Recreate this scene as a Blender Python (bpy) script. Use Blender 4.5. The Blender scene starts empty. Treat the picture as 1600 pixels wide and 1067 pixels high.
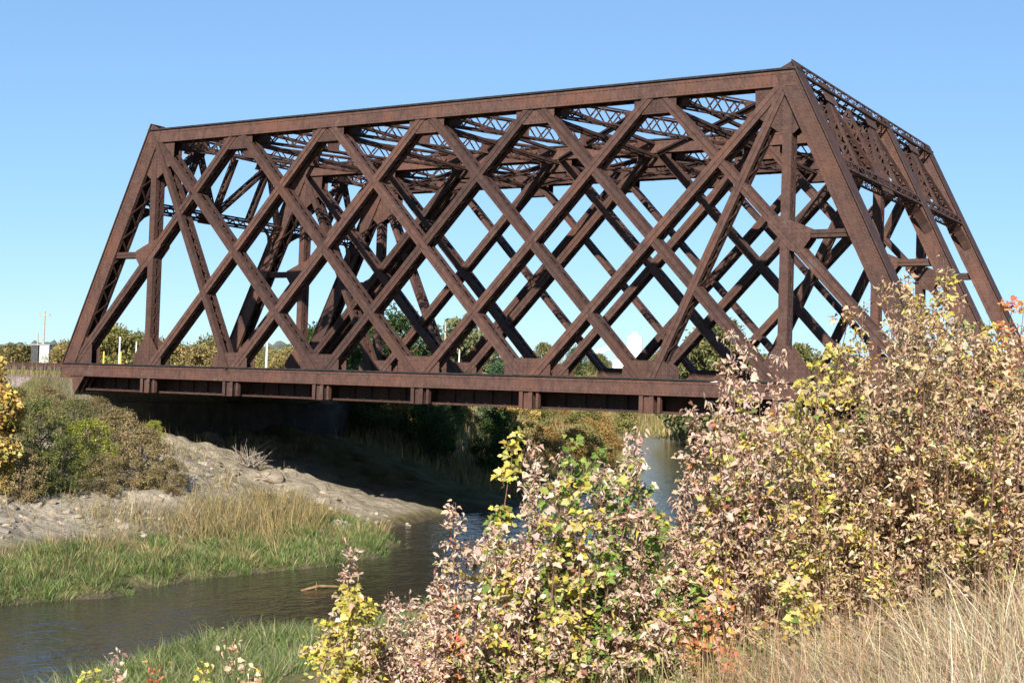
import bpy, math, random
import numpy as np
random.seed(7)
rng = np.random.default_rng(11)
sc = bpy.context.scene
COL = sc.collection

# ------------------------------------------------------------------ camera
CAM = np.array([42.211, -36.436, -0.102])
YAW, PITCH, ROLL, FPX = -0.54869, 0.03268, 0.03209, 2150.8
_fw = np.array([math.sin(YAW)*math.cos(PITCH), math.cos(YAW)*math.cos(PITCH), math.sin(PITCH)])
_r0 = np.array([math.cos(YAW), -math.sin(YAW), 0.0]); _u0 = np.cross(_r0, _fw)
_rt = math.cos(ROLL)*_r0 + math.sin(ROLL)*_u0
_up = -math.sin(ROLL)*_r0 + math.cos(ROLL)*_u0
from mathutils import Matrix, Vector
cd = bpy.data.cameras.new('camera'); cam = bpy.data.objects.new('camera', cd); COL.objects.link(cam)
cam.matrix_world = Matrix(((_rt[0], _up[0], -_fw[0], CAM[0]), (_rt[1], _up[1], -_fw[1], CAM[1]), (_rt[2], _up[2], -_fw[2], CAM[2]), (0, 0, 0, 1)))
cd.sensor_width = 36.0; cd.lens = FPX/1600*36; cd.clip_start = 0.1; cd.clip_end = 12000
sc.camera = cam
def at(u, v, dep):
    """world point seen at photo pixel (u, v), dep metres ahead of the camera"""
    d = _fw*FPX + _rt*(u-800) - _up*(v-533.5)
    return CAM + d*(dep/FPX)

# ------------------------------------------------------------------ sky and sun
SUN_EL, SUN_AZ = 27.5, 23.5          # azimuth turned from -y (the bridge's normal) towards +x
w = bpy.data.worlds.new('World'); sc.world = w; w.use_nodes = True
nt = w.node_tree; bg = nt.nodes['Background']
sky = nt.nodes.new('ShaderNodeTexSky'); sky.sky_type = 'NISHITA'; sky.sun_disc = False
sky.sun_elevation = math.radians(SUN_EL); sky.sun_rotation = math.radians(180-SUN_AZ)
sky.air_density = 1.0; sky.dust_density = 0.0; sky.ozone_density = 2.5; sky.altitude = 400
tint = nt.nodes.new('ShaderNodeMix'); tint.data_type = 'RGBA'; tint.blend_type = 'MULTIPLY'; tint.inputs[0].default_value = 1.0
tint.inputs[7].default_value = (0.77, 1.06, 1.38, 1)       # clear, dry autumn air: a touch bluer all over
gam = nt.nodes.new('ShaderNodeGamma'); gam.inputs[1].default_value = 0.62; nt.links.new(sky.outputs[0], gam.inputs[0])
nt.links.new(gam.outputs[0], tint.inputs[6]); nt.links.new(tint.outputs[2], bg.inputs[0]); bg.inputs[1].default_value = 0.118
sl = bpy.data.lights.new('sun', 'SUN'); so = bpy.data.objects.new('sun', sl); COL.objects.link(so)
sl.energy = 5.0; sl.angle = math.radians(0.53); sl.color = (1.0, 0.945, 0.86)
_e, _a = math.radians(SUN_EL), math.radians(SUN_AZ)
sdir = Vector((math.sin(_a)*math.cos(_e), -math.cos(_a)*math.cos(_e), math.sin(_e)))
so.rotation_euler = sdir.to_track_quat('Z', 'Y').to_euler()
sc.view_settings.view_transform = 'Standard'; sc.view_settings.look = 'None'
sc.view_settings.exposure = 0.9; sc.view_settings.gamma = 1.0

# ------------------------------------------------------------------ materials
def mat(name, rough=0.8, spec=0.3):
    m = bpy.data.materials.new(name); m.use_nodes = True
    b = m.node_tree.nodes['Principled BSDF']
    b.inputs['Roughness'].default_value = rough; b.inputs['Specular IOR Level'].default_value = spec
    return m, m.node_tree, b
def N(nt, t, **kw):
    n = nt.nodes.new(t)
    for k, v in kw.items():
        if k in n.inputs.keys(): n.inputs[k].default_value = v
        else: setattr(n, k, v)
    return n
def noise(nt, scale, detail=4, rough=0.55, coord=None, dist=0.0):
    n = N(nt, 'ShaderNodeTexNoise'); n.inputs['Scale'].default_value = scale; n.inputs['Detail'].default_value = detail
    n.inputs['Roughness'].default_value = rough; n.inputs['Distortion'].default_value = dist
    if coord is not None: nt.links.new(coord, n.inputs['Vector'])
    return n
def ramp(nt, src, stops):
    r = N(nt, 'ShaderNodeValToRGB'); e = r.color_ramp.elements
    while len(e) < len(stops): e.new(0.5)
    for i, (p, c) in enumerate(stops):
        e[i].position = p; e[i].color = (c[0], c[1], c[2], 1)
    nt.links.new(src, r.inputs[0]); return r
def mix(nt, fac, a, b, mode='MIX'):
    m = N(nt, 'ShaderNodeMix', data_type='RGBA', blend_type=mode)
    for s, v in ((0, fac), (6, a), (7, b)):
        if hasattr(v, 'links'): nt.links.new(v, m.inputs[s])
        elif s == 0: m.inputs[0].default_value = v
        else: m.inputs[s].default_value = (v[0], v[1], v[2], 1)
    return m.outputs[2]
def bump(nt, b, h, strength=0.4, dist=0.02):
    n = N(nt, 'ShaderNodeBump'); n.inputs['Strength'].default_value = strength; n.inputs['Distance'].default_value = dist
    nt.links.new(h, n.inputs['Height']); nt.links.new(n.outputs[0], b.inputs['Normal']); return n

def rust_mat(name, tone=1.0, rivets=True, orange=0.5):
    m, t, b = mat(name, 0.72, 0.25)
    tc = N(t, 'ShaderNodeTexCoord'); geo = N(t, 'ShaderNodeNewGeometry')
    n1 = noise(t, 0.55, 6, 0.62, geo.outputs['Position']); n2 = noise(t, 5.0, 6, 0.7, geo.outputs['Position'])
    st = N(t, 'ShaderNodeMapping'); st.inputs['Scale'].default_value = (9, 9, 0.9); t.links.new(geo.outputs['Position'], st.inputs['Vector'])
    n3 = noise(t, 1.0, 4, 0.6, st.outputs[0])
    base = ramp(t, n2.outputs[0], [(0.28, (0.062*tone, 0.036*tone, 0.030*tone)), (0.5, (0.118*tone, 0.064*tone, 0.051*tone)), (0.72, (0.165*tone, 0.092*tone, 0.071*tone))])
    c = mix(t, ramp(t, n1.outputs[0], [(0.47, (0, 0, 0)), (0.68, (orange,)*3)]).outputs[0], base.outputs[0], (0.20*tone, 0.088*tone, 0.055*tone))
    n4 = noise(t, 1.3, 5, 0.65, geo.outputs['Position'])
    c = mix(t, ramp(t, n4.outputs[0], [(0.60, (0, 0, 0)), (0.70, (0.55,)*3)]).outputs[0], c, (0.17*tone, 0.142*tone, 0.125*tone))
    c = mix(t, ramp(t, n3.outputs[0], [(0.52, (0, 0, 0)), (0.74, (0.6,)*3)]).outputs[0], c, (0.055*tone, 0.034*tone, 0.03*tone))
    oi = N(t, 'ShaderNodeObjectInfo'); rr_ = ramp(t, oi.outputs['Random'], [(0, (0.74, 0.74, 0.74)), (1, (1.18, 1.12, 1.08))])
    c = mix(t, 1.0, c, rr_.outputs[0], 'MULTIPLY')
    h = n2.outputs[0]
    if rivets:
        vo = N(t, 'ShaderNodeTexVoronoi'); vo.inputs['Scale'].default_value = 7.5; vo.inputs['Randomness'].default_value = 0.0
        t.links.new(tc.outputs['Object'], vo.inputs['Vector'])
        rv = ramp(t, vo.outputs['Distance'], [(0.16, (1, 1, 1)), (0.26, (0, 0, 0))])
        sx_ = N(t, 'ShaderNodeSeparateXYZ'); t.links.new(tc.outputs['Object'], sx_.inputs[0])
        ab = N(t, 'ShaderNodeMath', operation='ABSOLUTE'); t.links.new(sx_.outputs[2], ab.inputs[0])
        gt = N(t, 'ShaderNodeMath', operation='GREATER_THAN'); t.links.new(ab.outputs[0], gt.inputs[0]); gt.inputs[1].default_value = 0.075
        ml = N(t, 'ShaderNodeMath', operation='MULTIPLY'); t.links.new(gt.outputs[0], ml.inputs[0]); t.links.new(rv.outputs[0], ml.inputs[1])
        ad = N(t, 'ShaderNodeMath', operation='ADD'); t.links.new(n2.outputs[0], ad.inputs[0]); t.links.new(ml.outputs[0], ad.inputs[1]); h = ad.outputs[0]
        m4 = N(t, 'ShaderNodeMath', operation='MULTIPLY'); t.links.new(ml.outputs[0], m4.inputs[0]); m4.inputs[1].default_value = 0.45
        c = mix(t, m4.outputs[0], c, (0.17*tone, 0.085*tone, 0.06*tone))
    t.links.new(c, b.inputs['Base Color'])
    bump(t, b, h, 0.7, 0.02)
    return m
M = {}
M['rust'] = rust_mat('rusted_steel', 0.60)
M['rust_plain'] = rust_mat('rusted_steel_plain', 0.48, False)
M['rust_orange'] = rust_mat('rusted_steel_orange', 0.66, True, 0.85)
def leafmat(name, trans=0.35, rough=0.6):
    m, t, b = mat(name, rough, 0.25)
    at_ = N(t, 'ShaderNodeAttribute', attribute_name='col')
    t.links.new(at_.outputs['Color'], b.inputs['Base Color'])
    tr = N(t, 'ShaderNodeBsdfTranslucent'); t.links.new(at_.outputs['Color'], tr.inputs['Color'])
    ms = N(t, 'ShaderNodeMixShader'); ms.inputs[0].default_value = trans
    out = t.nodes['Material Output']
    t.links.new(b.outputs[0], ms.inputs[1]); t.links.new(tr.outputs[0], ms.inputs[2]); t.links.new(ms.outputs[0], out.inputs[0])
    return m
M['leaf'] = leafmat('leaf_tissue'); M['grass'] = leafmat('grass_blade', 0.3, 0.55)
def simple(name, c1, c2, sc_=4, rough=0.85, bs=0.4, bd=0.02):
    m, t, b = mat(name, rough, 0.25); g = N(t, 'ShaderNodeNewGeometry')
    n = noise(t, sc_, 6, 0.62, g.outputs['Position'])
    t.links.new(ramp(t, n.outputs[0], [(0.32, c1), (0.68, c2)]).outputs[0], b.inputs['Base Color']); bump(t, b, n.outputs[0], bs, bd); return m
M['bark'] = simple('bark', (0.07, 0.05, 0.04), (0.17, 0.125, 0.10), 14)
M['stem'] = simple('red_brown_stem', (0.10, 0.05, 0.035), (0.22, 0.12, 0.08), 20)
M['twig'] = simple('grey_dead_twig', (0.22, 0.18, 0.14), (0.36, 0.31, 0.26), 20)
M['concrete'] = simple('shade_darkened_concrete', (0.045, 0.04, 0.035), (0.11, 0.10, 0.088), 1.6, 0.9)  # base colour darkened to carry the shade under the deck
M['rock'] = simple('limestone_rubble', (0.24, 0.20, 0.155), (0.44, 0.385, 0.31), 2.6, 0.92, 0.8, 0.05)
_t = M['rock'].node_tree; _b = _t.nodes['Principled BSDF']; _l = _b.inputs['Base Color'].links[0].from_socket; _oi = N(_t, 'ShaderNodeObjectInfo')
_t.links.new(mix(_t, 1.0, _l, ramp(_t, _oi.outputs['Random'], [(0, (0.45, 0.43, 0.42)), (1, (1.1, 1.05, 1.0))]).outputs[0], 'MULTIPLY'), _b.inputs['Base Color'])
M['white'] = simple('white_paint', (0.72, 0.71, 0.68), (0.82, 0.81, 0.79), 0.6, 0.6)
M['roof'] = simple('grey_roof', (0.30, 0.31, 0.31), (0.42, 0.42, 0.41), 1.0, 0.6)
M['pole'] = simple('weathered_pole_wood', (0.30, 0.26, 0.21), (0.42, 0.38, 0.32), 6)
M['galv'] = simple('galvanised_steel', (0.45, 0.47, 0.48), (0.60, 0.62, 0.62), 5, 0.5)
M['yellow'] = simple('yellow_plastic', (0.62, 0.42, 0.06), (0.72, 0.52, 0.10), 5, 0.5)
M['greybox'] = simple('grey_cabinet_paint', (0.34, 0.35, 0.35), (0.46, 0.46, 0.45), 3, 0.6)
M['blackbox'] = simple('black_board_paint', (0.03, 0.03, 0.03), (0.07, 0.07, 0.07), 3, 0.6)
M['ballast'] = simple('pink_quartzite_ballast', (0.20, 0.145, 0.125), (0.46, 0.36, 0.32), 16, 0.95, 1.0, 0.06)
M['tie'] = simple('tie_timber', (0.06, 0.045, 0.035), (0.13, 0.10, 0.08), 8)
M['log'] = simple('wet_drift_wood', (0.14, 0.08, 0.035), (0.30, 0.18, 0.08), 9)

# ------------------------------------------------------------------ mesh helpers
class MB:
    def __init__(s): s.v = []; s.f = []
    def add(s, v, f):
        o = len(s.v); s.v += [tuple(p) for p in v]; s.f += [tuple(i+o for i in q) for q in f]
    def box(s, x0, x1, y0, y1, z0, z1):
        s.add([(x0,y0,z0),(x1,y0,z0),(x1,y1,z0),(x0,y1,z0),(x0,y0,z1),(x1,y0,z1),(x1,y1,z1),(x0,y1,z1)],
              [(0,3,2,1),(4,5,6,7),(0,1,5,4),(1,2,6,5),(2,3,7,6),(3,0,4,7)])
    def bar(s, a, b, wd, th, n):
        """flat bar from a to b: width wd across, thickness th along n"""
        a = Vector(a); b = Vector(b); d = (b-a).normalized(); n = Vector(n); n = (n-d*n.dot(d)).normalized(); c = d.cross(n)*(wd/2); n = n*(th/2)
        v = [a-c-n, a+c-n, a+c+n, a-c+n, b-c-n, b+c-n, b+c+n, b-c+n]
        s.add(v, [(0,1,2,3),(7,6,5,4),(0,4,5,1),(1,5,6,2),(2,6,7,3),(3,7,4,0)])
    def prism(s, poly, y0, y1):
        """polygon in x-z, thickness y0..y1"""
        n = len(poly)
        v = [(x, y0, z) for x, z in poly] + [(x, y1, z) for x, z in poly]
        s.add(v, [tuple(range(n)), tuple(range(2*n-1, n-1, -1))] + [(i, i+n, (i+1) % n+n, (i+1) % n) for i in range(n)])
    def tube(s, pts, radii, k=6):
        pts = [Vector(p) for p in pts]; rings = []; o = len(s.v)
        for i, p in enumerate(pts):
            d = (pts[min(i+1, len(pts)-1)]-pts[max(i-1, 0)]).normalized()
            a = d.orthogonal().normalized(); b = d.cross(a)
            for j in range(k):
                t = 2*math.pi*j/k; s.v.append(tuple(p+(a*math.cos(t)+b*math.sin(t))*radii[i]))
        for i in range(len(pts)-1):
            for j in range(k):
                q = (j+1) % k; s.f.append((o+i*k+j, o+i*k+q, o+(i+1)*k+q, o+(i+1)*k+j))
        s.f.append(tuple(o+j for j in range(k))[::-1]); s.f.append(tuple(o+(len(pts)-1)*k+j for j in range(k)))
    def mesh(s, name, m, smooth=False):
        me = bpy.data.meshes.new(name); me.from_pydata(s.v, [], s.f); me.materials.append(m)
        if smooth: me.polygons.foreach_set('use_smooth', [True]*len(me.polygons))
        me.update(); return me
def obj(name, me, parent=None, mw=None, kind=None):
    o = bpy.data.objects.new(name, me); COL.objects.link(o); o.parent = parent
    if mw is not None: o.matrix_local = mw
    if kind: o['kind'] = kind
    return o
def tag(o, label, cat, group=None):
    o['label'] = label; o['category'] = cat
    if group: o['group'] = group
    return o
def thing(name, label, cat, loc=(0, 0, 0), rz=0, group=None, scale=1):
    o = bpy.data.objects.new(name, None); COL.objects.link(o); o.location = loc; o.rotation_euler = (0, 0, rz); o.scale = (scale,)*3
    o.empty_display_size = 0.2
    return tag(o, label, cat, group)
def np_mesh(name, V, F, m, colr=None, smooth=False):
    """V (n,3); F (k,3|4) int array; colr (n,3) per vertex"""
    me = bpy.data.meshes.new(name); k = F.shape[1]
    me.vertices.add(len(V)); me.vertices.foreach_set('co', np.ascontiguousarray(V, np.float32).ravel())
    me.loops.add(F.size); me.loops.foreach_set('vertex_index', np.ascontiguousarray(F, np.int32).ravel())
    me.polygons.add(len(F)); me.polygons.foreach_set('loop_start', np.arange(0, F.size, k, dtype=np.int32))
    if smooth: me.polygons.foreach_set('use_smooth', np.ones(len(F), bool))
    if colr is not None:
        a = me.color_attributes.new('col', 'FLOAT_COLOR', 'POINT')
        a.data.foreach_set('color', np.ascontiguousarray(np.c_[colr, np.ones(len(colr))], np.float32).ravel())
    me.materials.append(m); me.update(calc_edges=True); me.validate(); return me

# smooth value noise for terrain
_tab = rng.random((256, 256))
def vnoise(x, y, s):
    x = np.asarray(x, float)*s; y = np.asarray(y, float)*s
    xi = np.floor(x).astype(int); yi = np.floor(y).astype(int); fx = x-xi; fy = y-yi
    fx = fx*fx*(3-2*fx); fy = fy*fy*(3-2*fy)
    g = lambda a, b: _tab[a % 256, b % 256]
    return (g(xi, yi)*(1-fx)+g(xi+1, yi)*fx)*(1-fy)+(g(xi, yi+1)*(1-fx)+g(xi+1, yi+1)*fx)*fy-0.5

# ------------------------------------------------------------------ terrain
WZ = -5.1
LY = [-90, -60, -25, -16.8, -14.8, -11.2, -8, -4.5, -2.0, 0.5, 2.1, 7.5, 11.7, 28, 42, 68, 106, 118, 130, 400]
LX = [8, 12, 16.8, 17.7, 18.5, 18.0, 18.7, 18.4, 17.3, 14.6, 13.9, 12.7, 12.6, 8.5, 4.4, -11.3, -33.5, -60, -160, -900]
RY = [-90, -60, -30, -21.5, -18.3, -16.6, -15, -8, 0, 8, 14, 30, 45, 72, 112, 126, 140, 400]
RX = [22, 25, 27.2, 25.0, 24.1, 25.0, 25.4, 25.6, 24.6, 22.2, 20.6, 16.5, 11.8, -3.5, -27, -50, -160, -900]
def xl(y): return np.interp(y, LY, LX)
def xr(y): return np.interp(y, RY, RX)
def sstep(a, b, t):
    t = np.clip((t-a)/(b-a), 0, 1); return t*t*(3-2*t)
def ground(x, y):
    x = np.asarray(x, float); y = np.asarray(y, float)
    jl = 0.5*vnoise(x*0+3, y, 0.7)
    eL = xl(y)-x+jl; eR = x-xr(y)
    zl = np.interp(eL, [-4, 0, 0.5, 2, 4, 6.2, 9, 15, 20, 40], [-6.3, -5.1, -4.85, -4.6, -4.25, -3.75, -3.0, -1.75, -1.05, -0.75])
    zr = np.interp(eR, [-4, 0, 0.6, 4, 8, 13, 16, 20, 40], [-6.3, -5.1, -4.85, -4.4, -3.4, -2.15, -1.8, -1.72, -1.6])
    z = np.where(eL > eR, zl, zr)
    e = np.maximum(eL, eR)
    # uneven ground, rougher on the rubble slope
    slope = np.where((eL > 4.2) & (eL < 16) & (y < 16), 1.0, 0.35)
    am = np.clip(e/2.0, 0, 1)*slope
    z = z+am*(0.38*vnoise(x, y, 0.45)+0.24*vnoise(x+40, y, 1.3)+0.10*vnoise(x, y+17, 3.1))
    led = np.clip((eL-0.6)/1.5, 0, 1)*np.clip((15-eL)/3, 0, 1)*np.clip((15-y)/4, 0, 1)*np.clip((y+9)/5, 0, 1)
    zz = z+0.5*vnoise(x+11, y+3, 0.8); st_ = np.floor(zz/0.32); fr = zz/0.32-st_; z = z+led*0.8*((st_+np.clip((fr-0.72)/0.28, 0, 1))*0.32-zz+0.1)
    far = np.hypot(x-20, y)
    z = z+np.clip((far-90)*0.011, 0, 7)*np.clip(e/45, 0, 1)
    # railway embankments behind both abutments
    dy = np.maximum(np.maximum(-1.6-y, y-16.0), 0)
    dx = np.where(x < 16, np.maximum(x-0.2, 0), np.maximum(32.7-x, 0))
    emb = -0.32-dy/1.6-dx*4.0
    emb = np.where(x > 16, emb-np.clip((x-60)*0.02, 0, 2), emb)
    return np.maximum(z, emb)
def axis(segs):
    out = []
    for a, b, n in segs: out.append(np.linspace(a, b, n, endpoint=False))
    return np.concatenate(out)
gx = np.concatenate([-np.geomspace(4000, 60, 24), axis([(-59, -14, 45), (-14, 0, 34), (0, 20, 110), (20, 30, 30), (30, 52, 40), (52, 70, 12)]), np.geomspace(70, 4000, 22)])
gy = np.concatenate([-np.geomspace(3000, 62, 10), axis([(-60, -40, 20), (-40, -22, 36), (-22, -10, 50), (-10, 16, 140), (16, 50, 60), (50, 130, 60)]), np.geomspace(130, 6000, 34)])
X, Y = np.meshgrid(gx, gy); Z = ground(X, Y)
nx, ny = len(gx), len(gy)
ii = (np.arange(ny-1)[:, None]*nx+np.arange(nx-1)[None]).ravel()
# what covers the ground: bare rubble on the left slope, mud at the waterline, soil and turf elsewhere; dark turf under the deck is painted-in shade
eL = xl(Y)-X; eR = X-xr(Y)
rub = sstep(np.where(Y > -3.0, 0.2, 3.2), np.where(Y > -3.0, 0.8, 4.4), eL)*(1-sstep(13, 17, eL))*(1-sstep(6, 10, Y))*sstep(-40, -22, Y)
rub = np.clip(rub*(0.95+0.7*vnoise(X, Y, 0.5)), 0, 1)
mud = 1-sstep(0.0, 0.35, np.maximum(eL, eR))
dry = np.clip(0.5+1.2*vnoise(X, Y, 0.08)+0.6*vnoise(X, Y, 0.4), 0, 1)
bal = ((Y > -2.6) & (Y < 15.2) & ((X < -0.3) | (X > 33.2))).astype(float)
gm, t, b = mat('ground_cover', 0.95, 0.15)
va = N(t, 'ShaderNodeAttribute', attribute_name='col'); sp = N(t, 'ShaderNodeSeparateColor'); t.links.new(va.outputs['Color'], sp.inputs[0])
geo = N(t, 'ShaderNodeNewGeometry'); P = geo.outputs['Position']
n1 = noise(t, 1.1, 7, 0.62, P); n2 = noise(t, 9.0, 6, 0.68, P); vo = N(t, 'ShaderNodeTexVoronoi'); vo.inputs['Scale'].default_value = 2.3; t.links.new(P, vo.inputs['Vector'])
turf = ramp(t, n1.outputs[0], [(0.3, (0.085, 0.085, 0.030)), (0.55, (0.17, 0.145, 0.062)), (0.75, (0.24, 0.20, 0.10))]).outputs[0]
rubc = ramp(t, n2.outputs[0], [(0.28, (0.20, 0.165, 0.12)), (0.5, (0.33, 0.28, 0.21)), (0.72, (0.44, 0.385, 0.30))]).outputs[0]
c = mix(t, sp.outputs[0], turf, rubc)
c = mix(t, sp.outputs[1], c, (0.105, 0.082, 0.056))
balc = ramp(t, noise(t, 14, 5, 0.7, P).outputs[0], [(0.3, (0.17, 0.12, 0.105)), (0.68, (0.46, 0.36, 0.32))]).outputs[0]
c = mix(t, sp.outputs[2], c, balc)
t.links.new(c, b.inputs['Base Color'])
ad = N(t, 'ShaderNodeMath', operation='ADD'); t.links.new(n2.outputs[0], ad.inputs[0]); t.links.new(vo.outputs['Distance'], ad.inputs[1])
bump(t, b, ad.outputs[0], 0.9, 0.09)
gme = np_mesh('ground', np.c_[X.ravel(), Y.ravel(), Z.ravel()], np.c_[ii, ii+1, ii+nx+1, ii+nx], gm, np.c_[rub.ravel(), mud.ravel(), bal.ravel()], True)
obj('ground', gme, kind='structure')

# river
wm, t, b = mat('river_water', 0.09, 0.5)
b.inputs['Base Color'].default_value = (0.042, 0.036, 0.022, 1); b.inputs['IOR'].default_value = 1.33
geo = N(t, 'ShaderNodeNewGeometry'); mp = N(t, 'ShaderNodeMapping'); mp.inputs['Scale'].default_value = (1.0, 0.55, 1); mp.inputs['Rotation'].default_value = (0, 0, 0.35)
t.links.new(geo.outputs['Position'], mp.inputs['Vector'])
a1 = noise(t, 1.5, 3, 0.5, mp.outputs[0], 0.6); a2 = noise(t, 6.5, 3, 0.55, mp.outputs[0], 0.4)
ad = N(t, 'ShaderNodeMath', operation='MULTIPLY_ADD'); ad.inputs[1].default_value = 0.35
t.links.new(a2.outputs[0], ad.inputs[0]); t.links.new(a1.outputs[0], ad.inputs[2])
bump(t, b, ad.outputs[0], 0.55, 0.12)
ys = np.concatenate([np.linspace(-90, 130, 120), np.linspace(135, 400, 30)])
V = []
for y in ys: V += [(float(xl(y))-1.6, y, WZ), (float(xr(y))+1.6, y, WZ)]
k = np.arange(len(ys)-1)*2
obj('river_water', np_mesh('river_water', np.array(V), np.c_[k, k+1, k+3, k+2], wm), kind='structure')

# ------------------------------------------------------------------ the bridge
PL, H = 4.1, 8.735
TY = [0.0, 8.533, 13.925]; TW = 0.46         # front face of each truss, and the width of its members
CH = 0.456
bridge = thing('truss_bridge', 'rusted brown steel lattice truss railway bridge spanning the river', 'bridge')
def frame(a, b, y0, zc=None):
    """local x along a->b in a truss plane (x-z), local y across the bridge, local z in plane"""
    ax, az = a; bx, bz = b; d = Vector((bx-ax, 0, bz-az)); L = d.length; d.normalize(); yv = Vector((0, 1, 0)); zv = d.cross(yv)
    return L, Matrix(((d.x, 0, zv.x, ax), (0, 1, 0, y0), (d.z, 0, zv.z, az), (0, 0, 0, 1)))
_cache = {}
def lacing_mesh(L, wd, y0, y1, faces, pitch=0.4, s0=0.0, bw=0.055, key=None):
    mb = MB(); n = max(2, int((L-2*s0)/pitch))
    for z in faces:
        for i in range(n):
            xa = s0+(L-2*s0)*i/n; xb = s0+(L-2*s0)*(i+1)/n
            p, q = (y0, y1) if i % 2 == 0 else (y1, y0)
            mb.bar((xa, p, z), (xb, q, z), bw, 0.012, (0, 0, 1))
    return mb.mesh('lacing', M['rust_plain'])
M['dark_cover'] = simple('dark_cover_plate', (0.012, 0.012, 0.014), (0.04, 0.036, 0.034), 6, 0.7)  # near-black plates along the tops of the chords
def channel_member(name, a, b, y0, wd, off=0.0, strip=True, T=TW, fl=0.19, material='rust', lace=True, s0=0.5, both=True):
    """two channels (front and rear web with flanges turned in) laced together on both edges"""
    L, mw = frame(a, b, y0); key = (name, round(L, 3), wd, round(off, 3), strip, T)
    if key not in _cache:
        mb = MB(); h = wd/2; th = 0.016
        for s in (0, 1):
            f = (lambda y: off+y) if s == 0 else (lambda y: T-off-y)
            def bx(x0, x1, ya, yb, z0, z1):
                p, q = f(ya), f(yb); mb.box(x0, x1, min(p, q), max(p, q), z0, z1)
            bx(0, L, 0, th, -h, h)
            bx(0, L, th, fl, -h, -h+th); bx(0, L, th, fl, h-th, h)
            if strip: bx(0, L, -0.026, 0, h-wd*0.52, h-0.004)
        me = mb.mesh(name, M[material])
        lm = lacing_mesh(L, wd, off+fl*0.55, T-off-fl*0.55, (-h-0.007, h+0.007) if both else (-h-0.007,), 0.34, s0) if lace else None
        _cache[key] = (me, lm)
    me, lm = _cache[key]
    o = obj(name, me, bridge, mw)
    if lm: obj('lacing', lm, o, kind='stuff')
    return o
def chord_member(name, a, b, y0, wd, cover, lace, material, ct=0.03):
    """box member: two webs, lips on the edges, a cover plate on one edge and lacing on the other"""
    L, mw = frame(a, b, y0-0.055); T = TW+0.11; mb = MB(); h = wd/2; th = 0.02
    for s in (0, 1):
        f = (lambda y: y) if s == 0 else (lambda y: T-y)
        def bx(ya, yb, z0, z1):
            p, q = f(ya), f(yb); mb.box(0, L, min(p, q), max(p, q), z0, z1)
        bx(0, th, -h, h); bx(th, 0.12, -h, -h+th); bx(th, 0.12, h-th, h)
        bx(-0.012, 0, -h, -h+0.10); bx(-0.012, 0, h-0.10, h)
    o = obj(name, mb.mesh(name, M[material]), bridge, mw)
    for c in cover:
        cb = MB(); cb.box(-0.02, L+0.02, -0.07, T+0.07, h+0.001, h+ct); obj('cover_plate', cb.mesh('cover_plate', M['dark_cover' if ct > 0.04 else 'rust_plain']), o)
    if lace: obj('lacing', lacing_mesh(L, wd, 0.05, T-0.05, [c*(h+0.008) for c in lace], 0.5, 0.2, 0.065), o, kind='stuff')
    return o
def plates(name, poly, y0, d0=0.018, material='rust', T=TW):
    """a gusset on the front of the truss and its twin on the rear, each a mesh of its own"""
    for yy in (y0+d0, y0+T-d0-0.016):
        mb = MB(); mb.prism(poly, 0, 0.016); obj(name, mb.mesh(name, M[material]), bridge, Matrix.Translation((0, yy, 0)))
def X_(i): return i*PL
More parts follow.
